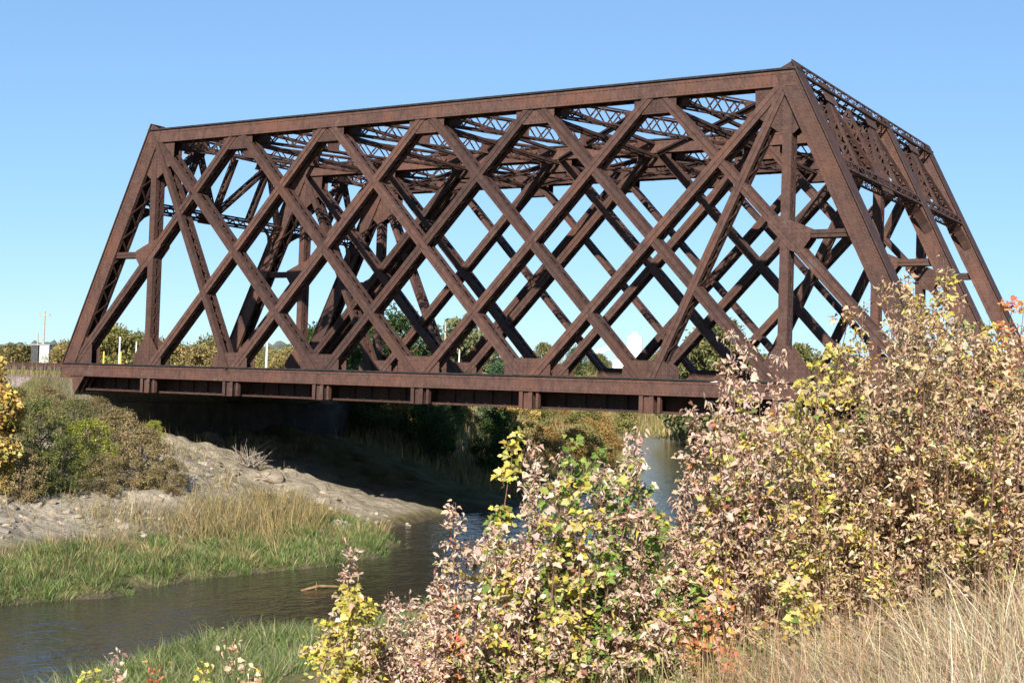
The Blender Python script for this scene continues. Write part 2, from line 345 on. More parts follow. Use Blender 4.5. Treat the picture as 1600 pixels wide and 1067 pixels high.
for j, y0 in enumerate(TY):
    top = 'rust_orange'
    chord_member('top_chord', (X_(1)-0.25, H), (X_(7)+0.25, H), y0, CH, (1,), (-1,), top, 0.055)
    chord_member('bottom_chord', (-0.35, 0), (X_(8)+0.35, 0), y0, CH, (1,), (), 'rust', 0.045)
    for s in (0, 1):
        a, b2 = ((X_(0)-0.02, 0.15), (X_(1)+0.14, H+0.34)) if s == 0 else ((X_(7)-0.14, H+0.34), (X_(8)+0.02, 0.15))
        chord_member('end_post', a, b2, y0-0.004, 0.56, (1,), (-1,), top, 0.035)
        # hanger below the hip, with the strut that ties it to the end post
        hx = X_(1) if s == 0 else X_(7)
        channel_member('hanger', (hx, 0.0), (hx, H-0.6), y0, 0.27, 0.006, False, s0=1.2)
        sx = X_(0)+PL/2 if s == 0 else X_(8)-PL/2
        p, q = (sx, hx) if s == 0 else (hx, sx)
        channel_member('tie_strut', (p, H/2), (q, H/2), y0, 0.22, 0.03, True, s0=0.4)
    dr = {1: -0.030, 2: -0.026, 3: -0.022, 4: -0.018, 5: 0.000, 6: 0.004}
    ur = {0: -0.004, 1: -0.008, 2: -0.011, 3: -0.014, 4: -0.034, 5: -0.038}
    for i, of in dr.items():
        channel_member('diagonal', (X_(i), H), (X_(i+2), 0), y0, 0.27 if j < 2 else 0.19, of, s0=0.9)
    for i, of in ur.items():
        channel_member('diagonal', (X_(i), 0), (X_(i+2), H), y0, 0.27, of, s0=0.9)
    channel_member('diagonal', (X_(1), H), (X_(2), 0), y0, 0.225, -0.041, s0=1.2)
    channel_member('diagonal', (X_(6), 0), (X_(7), H), y0, 0.225, -0.042, s0=1.2)
    # gusset plates
    c2 = CH/2
    for i in range(1, 8):
        x = X_(i)
        if i in (1, 7):
            plates('gusset_plate', [(x-0.72, -c2), (x+0.72, -c2), (x+0.72, c2+0.30), (x+0.18, c2+1.05), (x-0.18, c2+1.05), (x-0.72, c2+0.30)], y0)
            g = 1 if i == 1 else -1
            pol = [(x-0.18*g, H-1.55), (x+0.18*g, H-1.55), (x+0.95*g, H-1.0), (x+1.0*g, H+0.1), (x-0.15*g, H+0.1), (x-0.52*g, H-1.25)]
            plates('gusset_plate', pol if g > 0 else pol[::-1], y0, 0.022)
            z = H/2
            pol = [(x-0.75*g, z-0.14), (x-0.45*g, z-0.55), (x-0.16*g, z-0.45), (x+0.50*g, z+0.25), (x+0.50*g, z+0.60), (x+0.1*g, z+0.5), (x-0.75*g, z+0.14)]
            plates('gusset_plate', pol if g > 0 else pol[::-1], y0, -0.012)
        else:
            plates('gusset_plate', [(x-0.82, -c2), (x+0.82, -c2), (x+0.82, c2+0.36), (x+0.5, c2+0.56), (x-0.5, c2+0.56), (x-0.82, c2+0.36)], y0)
            plates('gusset_plate', [(x-0.68, H+c2-0.05), (x-0.68, H-c2-0.34), (x-0.40, H-c2-0.46), (x+0.40, H-c2-0.46), (x+0.68, H-c2-0.34), (x+0.68, H+c2-0.05)], y0)
    for x, g in ((X_(0), 1), (X_(8), -1)):   # foot gusset and bearing shoe
        pol = [(x-0.30*g, -c2), (x+1.15*g, -c2), (x+1.15*g, c2+0.75), (x+0.62*g, c2+1.25), (x+0.22*g, c2+1.1)]
        plates('gusset_plate', pol if g > 0 else pol[::-1], y0)
        mb = MB(); pol = [(x-0.28*g, -c2-0.9), (x+0.22*g, -c2-0.9), (x+0.85*g, -c2-0.024), (x-0.28*g, -c2-0.024)]
        for yy in (y0-0.05, y0+TW/2-0.01, y0+TW+0.03): mb.prism(pol if g > 0 else pol[::-1], yy, yy+0.022)
        mb.box(x-0.45, x+0.45, y0-0.12, y0+TW+0.12, -c2-0.97, -c2-0.9)
        obj('bearing_shoe', mb.mesh('bearing_shoe', M['rust']), bridge)

def laced_strut(name, a, b, dep, wid, upv, pitch=None, material='rust_plain', chordw=0.085, faces=(0, 1, 2, 3), parent=None):
    """four corner angles with zigzag lacing bars on the faces"""
    a = Vector(a); b = Vector(b); d = b-a; L = d.length; d.normalize(); u = Vector(upv); u = (u-d*u.dot(d)).normalized(); s = u.cross(d)
    key = (name, round(L, 3), dep, wid, pitch, faces)
    if key not in _cache:
        mb = MB(); cw = chordw
        for sy in (-1, 1):
            for sz in (-1, 1):
                y1 = sy*wid/2; z1 = sz*dep/2
                mb.box(0, L, min(y1, y1-sy*cw), max(y1, y1-sy*cw), min(z1, z1-sz*0.013), max(z1, z1-sz*0.013))
                mb.box(0, L, min(y1, y1-sy*0.013), max(y1, y1-sy*0.013), min(z1-sz*0.013, z1-sz*cw), max(z1-sz*0.013, z1-sz*cw))
        me = mb.mesh(name, M[material])
        lb = MB(); pt = pitch or dep*0.62; n = max(2, int(L/pt))
        for i in range(n):
            xa, xb = L*i/n, L*(i+1)/n; k = 1 if i % 2 == 0 else -1
            if 0 in faces: lb.bar((xa, -wid/2-0.006, -k*(dep/2-0.04)), (xb, -wid/2-0.006, k*(dep/2-0.04)), 0.055, 0.01, (0, 1, 0))
            if 1 in faces: lb.bar((xa, wid/2+0.006, -k*(dep/2-0.04)), (xb, wid/2+0.006, k*(dep/2-0.04)), 0.055, 0.01, (0, 1, 0))
        n2 = max(2, int(L/(wid*0.75)))
        for i in range(n2):
            xa, xb = L*i/n2, L*(i+1)/n2; k = 1 if i % 2 == 0 else -1
            if 2 in faces: lb.bar((xa, -k*(wid/2-0.04), -dep/2-0.006), (xb, k*(wid/2-0.04), -dep/2-0.006), 0.055, 0.01, (0, 0, 1))
            if 3 in faces: lb.bar((xa, -k*(wid/2-0.04), dep/2+0.006), (xb, k*(wid/2-0.04), dep/2+0.006), 0.055, 0.01, (0, 0, 1))
        _cache[key] = (me, lb.mesh('lacing', M['rust_plain']))
    me, lm = _cache[key]
    mw = Matrix(((d.x, s.x, u.x, a.x), (d.y, s.y, u.y, a.y), (d.z, s.z, u.z, a.z), (0, 0, 0, 1)))
    o = obj(name, me, parent or bridge, mw); obj('lacing', lm, o, kind='stuff'); return o
BAYS = [(TY[0]+TW, TY[1]), (TY[1]+TW, TY[2])]
ez = Vector((0, 0, 1))
for (ya, yb) in BAYS:
    wide = yb-ya > 6
    # slender transverse struts over each panel point
    for i in range(2, 7):
        x = X_(i); mb = MB()
        for dx in (-0.13, 0.13): mb.bar((x+dx, ya-0.03, H-0.36), (x+dx, yb+0.03, H-0.36), 0.10, 0.10, (0, 0, 1))
        mb.bar((x, ya-0.03, H+0.12), (x, yb+0.03, H+0.12), 0.14, 0.10, (0, 0, 1))
        n_ = 14 if wide else 8
        for q in range(n_): mb.bar((x-0.13 if q % 2 else x+0.13, ya+(yb-ya)*q/n_, H-0.42), (x+0.13 if q % 2 else x-0.13, ya+(yb-ya)*(q+1)/n_, H-0.42), 0.05, 0.012, (0, 0, 1))
        obj('sway_strut', mb.mesh('sway_strut', M['rust_plain']), bridge)
    # lattice girders running from each panel point to the next one on the neighbouring truss
    for i in range(1, 7):
        a_, b_ = Vector((X_(i)+0.2, ya+0.02, H-0.08)), Vector((X_(i+1)-0.2, yb-0.02, H-0.08))
        g_ = laced_strut('lattice_girder', a_, b_, 0.56, 0.34, ez, 0.40, chordw=0.06, faces=(0, 1, 2))
        Lg = (b_-a_).length
        for q in ((0.05, 0.36, 0.66, 0.95) if wide else (0.08, 0.5, 0.92)):
            mb = MB(); mb.box(-0.24, 0.24, -0.189, -0.177, -0.27, 0.27)
            obj('connection_plate', mb.mesh('connection_plate', M['rust_orange']), g_, Matrix.Translation((Lg*q, 0, 0)))
    # long crossing braces
    for i in (1, 2, 3, 4, 5):
        mb = MB(); mb.bar((X_(i)+0.2, yb, H-0.20), (X_(i+2)-0.2, ya, H-0.20), 0.16, 0.07, (0, 0, 1)); mb.bar((X_(i)+0.2, yb, H-0.27), (X_(i+2)-0.2, ya, H-0.27), 0.05, 0.14, (0, 0, 1))
        obj('lateral_brace', mb.mesh('lateral_brace', M['rust_plain']), bridge)
    # portal frames in the plane of the end posts
    for s in (0, 1):
        hx, fx = (X_(1), X_(0)) if s == 0 else (X_(7), X_(8))
        out = Vector((fx-hx, 0, -H)).normalized()                      # down the end post
        nrm = Vector((H if s else -H, 0, PL)).normalized() if True else None
        P0 = Vector((hx, 0, H))+nrm*0.12
        top = lambda yy, dd=0.10: (P0+out*dd)+Vector((0, yy, 0))
        low = lambda yy: (P0+out*2.75)+Vector((0, yy, 0))
        frame_o = bpy.data.objects.new('portal_frame', None); COL.objects.link(frame_o); frame_o.parent = bridge; frame_o.empty_display_size = 0.2
        def st(nm, a, b, dep=0.28, wid=0.34): laced_strut(nm, a, b, dep, wid, nrm.cross((b-a).normalized()), 0.30, faces=(0, 1, 2, 3), chordw=0.075, parent=frame_o)
        st('portal_strut', top(ya, -0.12), top(yb, -0.12), 0.40, 0.5)
        st('portal_strut', low(ya), low(yb), 0.36, 0.40)
        yy = lambda q: ya+(yb-ya)*q
        pairs = [(0.02, 0.25), (0.5, 0.25), (0.5, 0.5), (0.5, 0.75), (0.98, 0.75), (0.25, 0.25), (0.75, 0.75)] if wide else [(0.04, 0.5), (0.96, 0.5), (0.5, 0.5)]
        for q0, q1 in pairs: st('portal_diagonal', low(yy(q0))-out*0.1, top(yy(q1), 0.15), 0.17, 0.26)
        pl = [0.25, 0.75] if wide else [0.5]
        for q, fn in [(v, top) for v in pl]+([(0.5, low)] if wide else []):
            mb = MB(); mb.box(-0.55, 0.55, -0.006, 0.006, -0.34, 0.34)
            c = fn(yy(q))+nrm*0.17; ux = Vector((0, 1, 0)); uz = -out
            o = obj('connection_plate', mb.mesh('connection_plate', M['rust_orange']), frame_o, Matrix(((ux.x, nrm.x, uz.x, c.x), (ux.y, nrm.y, uz.y, c.y), (ux.z, nrm.z, uz.z, c.z), (0, 0, 0, 1))))
        for yk, sg in ((ya, 1), (yb, -1)):
            mb = MB(); k0 = low(yk)+out*1.25
            pts = [k0+(low(yk)+Vector((0, sg*1.25, 0))-k0)*q+(-out-Vector((0, sg, 0)))*0.22*math.sin(math.pi*q)*-1*-1 for q in (0, .25, .5, .75, 1)]
            for m_ in range(4):
                mb.bar(pts[m_], pts[m_+1], 0.30, 0.012, (nrm.cross(pts[m_+1]-pts[m_])).normalized())
            obj('knee_bracket', mb.mesh('knee_bracket', M['rust_plain']), frame_o)

# deck: floor beams, side girders with stiffeners, stringers, added shade plate
for j, (ya, yb) in enumerate(BAYS):
    for i in range(0, 9):
        mb = MB(); x = X_(i)
        mb.box(x-0.012, x+0.012, ya-0.42, yb+0.42, -0.74, -0.10)
        mb.box(x-0.16, x+0.16, ya-0.42, yb+0.42, -0.765, -0.741)
        mb.box(x-0.16, x+0.16, ya-0.42, yb+0.42, -0.099, -0.075)
        obj('floor_beam', mb.mesh('floor_beam', M['rust_plain']), bridge)
    mb = MB(); mb.box(0.3, X_(8)-0.3, ya+0.02, yb-0.02, -0.07, -0.04)
    obj('deck_shade_plate', mb.mesh('deck_shade_plate', M['rust_plain']), bridge)  # unseen solid sheet added so no sun passes between the ties
for j, y0 in enumerate(TY):
    for i in range(8):   # girder below the chord, one length per panel
        mb = MB(); xa, xb = X_(i)+0.27, X_(i+1)-0.27; yg = y0+0.80
        mb.box(xa, xb, yg, yg+0.014, -0.735, -CH/2-0.025)
        mb.box(xa, xb, yg-0.42, yg+0.16, -0.757, -0.736); mb.box(xa, xb, yg-0.42, yg-0.405, -0.735, -0.69)
        for q in range(1, 5):
            xs = xa+(xb-xa)*q/5; mb.box(xs-0.006, xs+0.006, yg-0.07, yg-0.001, -0.735, -CH/2-0.026)
            mb.box(xs-0.012, xs+0.012, yg-0.44, yg-0.421, -0.757, -0.655)
        obj('side_girder', mb.mesh('side_girder', M['rust_plain']), bridge)
    for i in range(1, 8):   # floor beam ends below the chord
        x = X_(i); mb = MB()
        for dx in (-0.22, 0.12): mb.box(x+dx, x+dx+0.13, y0-0.045, y0-0.028, -0.757, -CH/2-0.024); mb.box(x+dx+0.055, x+dx+0.07, y0-0.027, y0+0.45, -0.757, -CH/2-0.024)
        mb.box(x-0.09, x+0.12, y0+0.035, y0+0.05, -0.757, -CH/2-0.024)
        mb.box(x+0.34, x+0.43, y0+0.03, y0+0.18, -0.735, -CH/2-0.03)
        obj('beam_end_post', mb.mesh('beam_end_post', M['rust']), bridge)

# abutments
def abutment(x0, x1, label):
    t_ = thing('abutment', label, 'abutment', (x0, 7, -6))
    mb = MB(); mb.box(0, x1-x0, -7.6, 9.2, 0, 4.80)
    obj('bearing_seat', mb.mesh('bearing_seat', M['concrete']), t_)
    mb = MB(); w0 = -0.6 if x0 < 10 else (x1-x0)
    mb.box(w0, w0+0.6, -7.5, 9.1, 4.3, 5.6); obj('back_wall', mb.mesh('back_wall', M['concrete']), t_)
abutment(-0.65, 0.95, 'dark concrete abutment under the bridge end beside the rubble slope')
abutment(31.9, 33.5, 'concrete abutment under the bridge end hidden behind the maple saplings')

# tracks
tie_me = MB(); tie_me.box(-0.11, 0.11, -1.25, 1.25, -0.16, 0); tie_me = tie_me.mesh('tie', M['tie'])
for k, yt in enumerate((2.35, 6.35, 11.35)):
    tr = thing('railway_track', ['rusty railway track nearest the outer truss, on ballast', 'rusty railway track in the middle of the wide bay', 'rusty railway track between the two rear trusses'][k], 'track', (0, yt, 0.10))
    for s in (-1, 1):
        mb = MB(); 
        for (h0, h1, w_) in ((0, 0.02, 0.07), (0.02, 0.115, 0.012), (0.115, 0.15, 0.036)): mb.box(-120, 120, s*0.72-w_, s*0.72+w_, h0, h1)
        obj('rail', mb.mesh('rail', M['rust_orange']), tr)
    if k == 0:
        for q in range(56): obj('tie', tie_me, tr, Matrix.Translation((-0.9-q*0.52, 0, -0.002)))
    mb = MB()
    for q in range(63): mb.box(q*0.52+0.3, q*0.52+0.52, -1.25, 1.25, -0.162, -0.002)
    obj('bridge_ties', mb.mesh('bridge_ties', M['tie']), tr, kind='stuff')

exec_veg = True
# ------------------------------------------------------------------ leaves, grass and plants
def palette(cols, n, jit=0.18):
    c = np.array([q[1:] for q in cols], float); wgt = np.array([q[0] for q in cols], float)
    k = rng.choice(len(c), n, p=wgt/wgt.sum())
    return np.clip(c[k]*(1+jit*rng.standard_normal((n, 1)))*(1+0.06*rng.standard_normal((n, 3))), 0.004, 0.85)
MAPLE = np.array([(0, 0), (.20, .08), (.40, .06), (.37, .24), (.52, .50), (.32, .52), (.22, .78), (.02, 1.0), (-.17, .74), (-.30, .54), (-.50, .46), (-.38, .26), (-.42, .04), (-.18, .10), (0, .40)])
MAPLE_F = np.array([(14, i, i+1) for i in range(13)]+[(14, 13, 0)])
CURL = np.array([(0, 0), (.24, .28), (.30, .62), (0, 1.0), (-.30, .62), (-.24, .28), (0, .45)])
CURL_F = np.array([(6, 0, 1), (6, 1, 2), (6, 2, 3), (6, 3, 4), (6, 4, 5), (6, 5, 0)])
KITE = np.array([(0, 0), (.33, .45), (0, 1.0), (-.33, .45)]); KITE_F = np.array([(0, 1, 2), (0, 2, 3)])
def leaves(org, axis_, size, colr, tmpl, tf, curl=0.6, fold=0.4, upb=0.5):
    n = len(org); a = axis_/np.maximum(np.linalg.norm(axis_, axis=1, keepdims=True), 1e-6)
    nr = rng.standard_normal((n, 3)); nr += upb*3*np.array([0.42, -0.62, 0.66]); nr -= a*(nr*a).sum(1, keepdims=True); nr /= np.linalg.norm(nr, axis=1, keepdims=True)
    sd = np.cross(a, nr)
    cu = curl*(0.4+rng.random((n, 1)))*np.where(rng.random((n, 1)) < 0.75, 1, -1); fo = fold*(0.3+rng.random((n, 1)))
    x = tmpl[:, 0][None]; y = tmpl[:, 1][None]
    zz = fo*np.abs(x)*1.6-cu*y*y*0.55; yy = y*(1-0.18*np.abs(cu)*y); xx = x*(1-0.35*fo)
    s = np.asarray(size)[:, None]
    P = org[:, None]+(s*xx)[..., None]*sd[:, None]+(s*yy)[..., None]*a[:, None]+(s*zz)[..., None]*nr[:, None]
    k = len(tmpl); F = (np.arange(n)[:, None, None]*k+tf[None]).reshape(-1, 3)
    return P.reshape(-1, 3), F, np.repeat(colr, k, 0)
def join(parts):
    V, F, C, o = [], [], [], 0
    for v, f, c in parts:
        V.append(v); F.append(f+o); C.append(c); o += len(v)
    return np.concatenate(V), np.concatenate(F), np.concatenate(C)
def blades(x, y, h, wd, colr, lean=0.35, bend=0.5, wind=(0, 0), z=None, dirs=None):
    n = len(x); z = ground(x, y) if z is None else z
    th = rng.random(n)*2*np.pi; ln = lean*rng.random(n)**0.7
    dx = np.cos(th)*ln+wind[0]; dy = np.sin(th)*ln+wind[1]
    if dirs is not None: dx = dx+dirs[0]; dy = dy+dirs[1]
    ph = rng.random(n)*np.pi; sx = np.cos(ph)*wd/2; sy = np.sin(ph)*wd/2
    b = bend*(0.3+rng.random(n))
    pts = []
    for q, wq in ((0, 1), (0.55, 0.8), (1.0, 0.0)):
        px = x+dx*h*(q*0.6+b*q*q); py = y+dy*h*(q*0.6+b*q*q); pz = z-0.03+h*q*(1-0.35*q*ln*2*b)
        if wq: pts += [np.c_[px-sx*wq, py-sy*wq, pz], np.c_[px+sx*wq, py+sy*wq, pz]]
        else: pts += [np.c_[px, py, pz]]
    V = np.stack(pts, 1).reshape(-1, 3)
    F = (np.arange(n)[:, None, None]*5+np.array([(0, 1, 3), (0, 3, 2), (2, 3, 4)])[None]).reshape(-1, 3)
    return V, F, np.repeat(colr, 5, 0)
def clumps(xc, yc, nper, rad, h, wd, cols, spread=0.8, tone=0.3, bend=0.7):
    """tussocks: blades leaning outwards from clump centres, each clump with its own height and tone"""
    n = len(xc); k = np.repeat(np.arange(n), nper); m_ = len(k)
    a = rng.random(m_)*6.283; r = rad*np.sqrt(rng.random(m_)); hs = h*(0.45+0.9*rng.random(n)**1.3); tn = 1+tone*rng.standard_normal(n)
    V, F, C = blades(xc[k]+r*np.cos(a), yc[k]+r*np.sin(a), hs[k]*(0.5+0.6*rng.random(m_)), wd, palette(cols, m_, 0.2)*np.clip(tn[k], 0.5, 1.7)[:, None], 0.25, bend, (0, 0), dirs=(np.cos(a)*spread*r/rad, np.sin(a)*spread*r/rad))
    return V, F, np.clip(C, 0.004, 0.85)
def stuff(name, label, cat, parts, m):
    V, F, C = join(parts); o = obj(name, np_mesh(name, V, F, m, C), kind='stuff'); return tag(o, label, cat)
G_GREEN = [(5, .10, .16, .035), (3, .14, .20, .055), (2, .20, .23, .085), (1.5, .32, .28, .15)]
G_STRAW = [(5, .58, .47, .30), (4, .46, .35, .21), (2, .68, .60, .44), (2.5, .28, .19, .11), (1, .26, .25, .10)]
G_TAN = [(5, .34, .25, .11), (3, .26, .21, .08), (2, .42, .31, .16), (2, .22, .15, .08)]
G_OLIVE = [(4, .17, .17, .05), (3, .25, .21, .07), (2, .30, .23, .09), (1, .12, .14, .04)]

# a tree or shrub: trunk + limbs + crown of leaf-sized faces gathered in clumps
def crown_mesh(name, hgt, rad, nclump, nleaf, cols, lsize, base=0.25, shape='round', tmpl='kite', clr=0.30):
    cz = rng.random(nclump); th = rng.random(nclump)*2*np.pi; rr = np.sqrt(rng.random(nclump))
    if shape == 'round': prof = np.sqrt(np.clip(1-(2*cz-0.9)**2, 0.05, 1))
    elif shape == 'cone': prof = np.clip(1.02-cz, 0.06, 1)
    else: prof = np.clip(0.35+0.9*np.sin(np.pi*np.clip(cz*0.95+0.05, 0, 1)), 0.1, 1.2)*0.8
    z0 = hgt*(base+(1-base)*cz)
    R = rad*prof*rr
    cc = np.c_[R*np.cos(th), R*np.sin(th), z0]
    crd = rad*clr*(0.6+0.8*rng.random(nclump)); tone = 0.75+0.5*rng.random(nclump)
    k = rng.integers(0, nclump, nleaf)
    d = rng.standard_normal((nleaf, 3)); d /= np.linalg.norm(d, axis=1, keepdims=True); d *= (rng.random((nleaf, 1))**0.45)
    pos = cc[k]+d*crd[k][:, None]*np.array([1, 1, 0.75])
    colr = palette(cols, nleaf)*tone[k][:, None]
    ax = d+rng.standard_normal((nleaf, 3))*0.6+np.array([0, 0, -0.25])
    T, TF = {'kite': (KITE, KITE_F), 'maple': (MAPLE, MAPLE_F), 'curl': (CURL, CURL_F)}[tmpl]
    V, F, C = leaves(pos, ax, lsize*(0.6+0.8*rng.random(nleaf)), colr, T, TF)
    mb = MB(); r0 = max(0.02, hgt*0.018)
    mb.tube([(0, 0, -0.3), (0.02*hgt, 0, hgt*0.3), (0, 0.02*hgt, hgt*0.65), (0, 0, hgt*0.9)], [r0*1.4, r0, r0*0.6, r0*0.15], 7)
    for i in range(min(nclump, 16)):
        c = Vector(cc[i]); b0 = Vector((0, 0, max(0.1, c.z*0.55))); mid = (b0+c)/2+Vector((0, 0, 0.05*hgt))
        mb.tube([b0, mid, c], [r0*0.5, r0*0.32, r0*0.1], 5)
    return np_mesh('crown', V, F, M['leaf'], C), mb.mesh('trunk', M['bark'], True)
def plant(name, label, cat, meshes, loc, rz=0, s=1.0, group=None, sz=1.0):
    t_ = thing(name, label, cat, loc, rz, group); t_.scale = (s, s, s*sz)
    obj('crown', meshes[0], t_, kind='stuff'); obj('trunk', meshes[1], t_); return t_
def gp(u, v, dep):
    p = at(u, v, dep); return (float(p[0]), float(p[1]), float(ground(p[0], p[1])))

# --- trees beyond the bridge
C_DKGREEN = [(4, .045, .085, .022), (3, .07, .115, .03), (1, .13, .15, .04)]
C_GREYGREEN = [(4, .13, .15, .065), (3, .18, .185, .085), (2, .23, .21, .09)]
C_YGREEN = [(4, .155, .165, .06), (3, .21, .20, .075), (2, .28, .24, .09)]
C_OLIVE = [(4, .15, .14, .05), (3, .22, .18, .06), (2, .28, .20, .08)]
C_BROWN = [(4, .25, .15, .07), (3, .32, .21, .10), (2, .18, .14, .05), (1, .16, .18, .04)]
C_GOLD = [(4, .50, .35, .07), (3, .58, .44, .16), (2, .46, .26, .10), (2, .24, .25, .06)]
dk = crown_mesh('dk', 6, 2.6, 40, 9000, C_DKGREEN, 0.20, 0.12)
for i, (u, d, s, lab) in enumerate([(560, 74, 0.86, 'dark green leafy tree against the foot of the rear truss'), (625, 77, 1.0, 'taller dark green tree just beyond the rear truss'), (500, 80, 0.7, 'small dark green tree behind the end posts'), (690, 80, .62, 'low dark green tree on the shaded far bank')]):
    plant('leafy_tree', lab, 'tree', dk, gp(u, 600, d), i*1.3, s)
ced = crown_mesh('ced', 5, 1.7, 46, 9000, [(4, .05, .10, .045), (3, .08, .14, .06)], 0.17, 0.04, 'cone')
for i, (x_, y_, s_) in enumerate([(1.4, 17.2, .46), (3.6, 19.0, .52), (-0.5, 18.5, .6), (5.5, 17.0, .40), (6.5, 21.0, .5), (2.0, 21.5, .6), (8.0, 18.5, .34)]):
    plant('shade_bush', 'dark green bush crowding the shaded end of the abutment', 'bush', dk, (x_, y_, float(ground(x_, y_))-0.1), i*0.8, s_, 'bushes behind the abutment')
plant('cedar_tree', 'dense green cedar on the shaded bank under the bridge', 'tree', ced, gp(775, 660, 84), 0, 0.82)
gg = crown_mesh('gg', 12, 4.6, 60, 9000, C_GREYGREEN, 0.5, 0.10)
yg = crown_mesh('yg', 9, 3.9, 50, 8000, C_YGREEN, 0.42, 0.08)
ol = crown_mesh('ol', 8, 4.2, 44, 6500, C_OLIVE, 0.5, 0.04)
far_trees = [
 (720, 505, 190, gg, 'grey green poplar', 'tall grey green tree beside the utility pole'), (765, 535, 215, gg, '', 'smaller grey green tree next to the tall grey green one'), (850, 540, 240, yg, '', 'yellow green tree far beyond the middle of the bridge'),
 (905, 545, 260, dk, '', 'round dark green tree beside the conveyor'), (935, 556, 255, yg, '', 'low yellow green tree by the white parapet'), (1036, 552, 330, ol, '', 'olive tree beside the white silo'),
 (1130, 512, 120, yg, '', 'large yellow green tree seen through the lattice beside the saplings'), (1085, 545, 140, gg, '', 'grey green tree next to the large yellow green tree'), (1250, 545, 130, yg, '', 'green tree seen behind the hanger and the saplings'), (1330, 560, 170, ol, '', 'olive tree behind the end posts and the saplings'),
 (190, 518, 260, gg, '', 'taller tree standing up from the brush behind the galvanised posts'), (130, 545, 300, ol, '', 'olive tree in the tree line beside the grey cabinet'), (260, 540, 320, ol, '', 'olive tree in the line beyond the first panel'), (330, 538, 310, gg, '', 'grey green tree in the line beyond the second panel'),
 (395, 542, 330, ol, '', 'olive tree in the line beside the pale post'), (450, 540, 300, gg, '', 'grey green tree in the line behind the rear end post'), (20, 545, 280, ol, '', 'olive tree above the golden maple'), (85, 540, 340, gg, '', 'grey green tree behind the grey cabinet'), (650, 545, 250, ol, '', 'olive tree between the dark tree and the tall grey green tree')]
for i, (u, v, d, m_, _, lab) in enumerate(far_trees):
    p = at(u, v, d); g = float(ground(p[0], p[1])); hh = {id(gg): 12, id(yg): 9, id(ol): 8, id(dk): 6}[id(m_)]
    s = max(0.35, (p[2]-g)/hh)
    plant('background_tree', lab, 'tree', m_, (p[0], p[1], g), i*0.9, s, 'trees beyond the bridge')

for i in range(70):
    left = i < 36; u = (-40+i*15 if left else 640+(i-36)*21)+rng.uniform(-9, 9); d = rng.uniform(230, 330); k = int(rng.integers(0, 3)); m_ = (gg, yg, ol)[k]
    if 930 < u < 1040: continue
    p = at(u, (545 if left else 568)+rng.uniform(-9, 8)+(u*0.012 if left else 0), d); g = float(ground(p[0], p[1])); s = max(0.4, (p[2]-g)/(12, 9, 8)[k])
    plant('tree_line_tree', ('grey green', 'yellow green', 'olive')[k]+' tree in the distant tree line '+('across the weedy field' if left else 'beyond the river bend'), 'tree', m_, (p[0], p[1], g), rng.uniform(0, 6), s, 'distant tree line %d %d' % (left, k), 0.9)
# brush in the field left of the bridge and shrubs along the far river banks
sh_tan = crown_mesh('sh1', 2.2, 1.5, 26, 3600, [(4, .33, .25, .10), (3, .26, .22, .07), (2, .40, .29, .12)], 0.15, 0.02, 'bush')
sh_ol = crown_mesh('sh2', 2.4, 1.6, 26, 3600, [(4, .19, .19, .055), (3, .27, .24, .08), (1, .35, .27, .10)], 0.15, 0.02, 'bush')
sh_or = crown_mesh('sh3', 2.2, 1.5, 26, 3400, [(4, .38, .24, .07), (3, .30, .22, .07), (2, .42, .22, .08)], 0.15, 0.02, 'bush')
var = [sh_tan, sh_ol, sh_or]; nm = ['tan', 'olive green', 'orange brown']
for i in range(90):
    u = 100+i*5+rng.uniform(-5, 5); d = rng.uniform(85, 170); k = int(rng.integers(0, 3)); q = gp(u, 560, d)
    plant('field_bush', nm[k]+' bush in the weedy field behind the marker posts', 'bush', var[k], q, rng.uniform(0, 6), rng.uniform(0.8, 1.5), 'field bushes '+nm[k])
for i in range(64):
    y = 19+105*rng.random()**1.3; left = rng.random() < 0.68
    e = rng.uniform(0.8, 9); x = float(xl(y))-e*1.2 if left else float(xr(y))+e*1.2
    k = int(rng.integers(0, 3)); side = 'left' if left else 'right'
    plant('riverside_bush', nm[k]+' willow bush on the %s river bank beyond the bridge' % ('silo side' if not left else 'tree side'), 'bush', var[k], (x, y, float(ground(x, y))-0.1), rng.uniform(0, 6), rng.uniform(0.5, 1.05), 'river bank bushes '+nm[k]+side)
for i in range(60):
    y = rng.uniform(60, 112); left = i % 3 == 0; e = rng.uniform(0.8, 14); x = float(xl(y))-e if left else float(xr(y))+e; k = int(rng.integers(0, 3))
    plant('far_riverside_bush', nm[k]+' bush on the distant %s bank past the river bend' % ('tree side' if left else 'silo side'), 'bush', var[k], (x, y, float(ground(x, y))-0.1), rng.uniform(0, 6), rng.uniform(0.7, 1.3), 'distant river bushes '+nm[k]+str(left))
for i in range(80):
    u = rng.uniform(790, 1330); d = rng.uniform(150, 250); k = int(rng.integers(0, 3)); q = gp(u, 620, d)
    plant('meadow_bush', nm[k]+' bush in the meadow beyond the river bend', 'bush', var[k], (q[0], q[1], q[2]-0.1), rng.uniform(0, 6), rng.uniform(0.8, 1.6), 'meadow bushes '+nm[k])
plant('yellow_bush', 'yellow leaved bush beside the cedar in the shade edge', 'bush', crown_mesh('yb', 3, 1.5, 24, 3500, C_GOLD, 0.14, 0.05, 'bush'), gp(805, 670, 82), 0, 0.9)

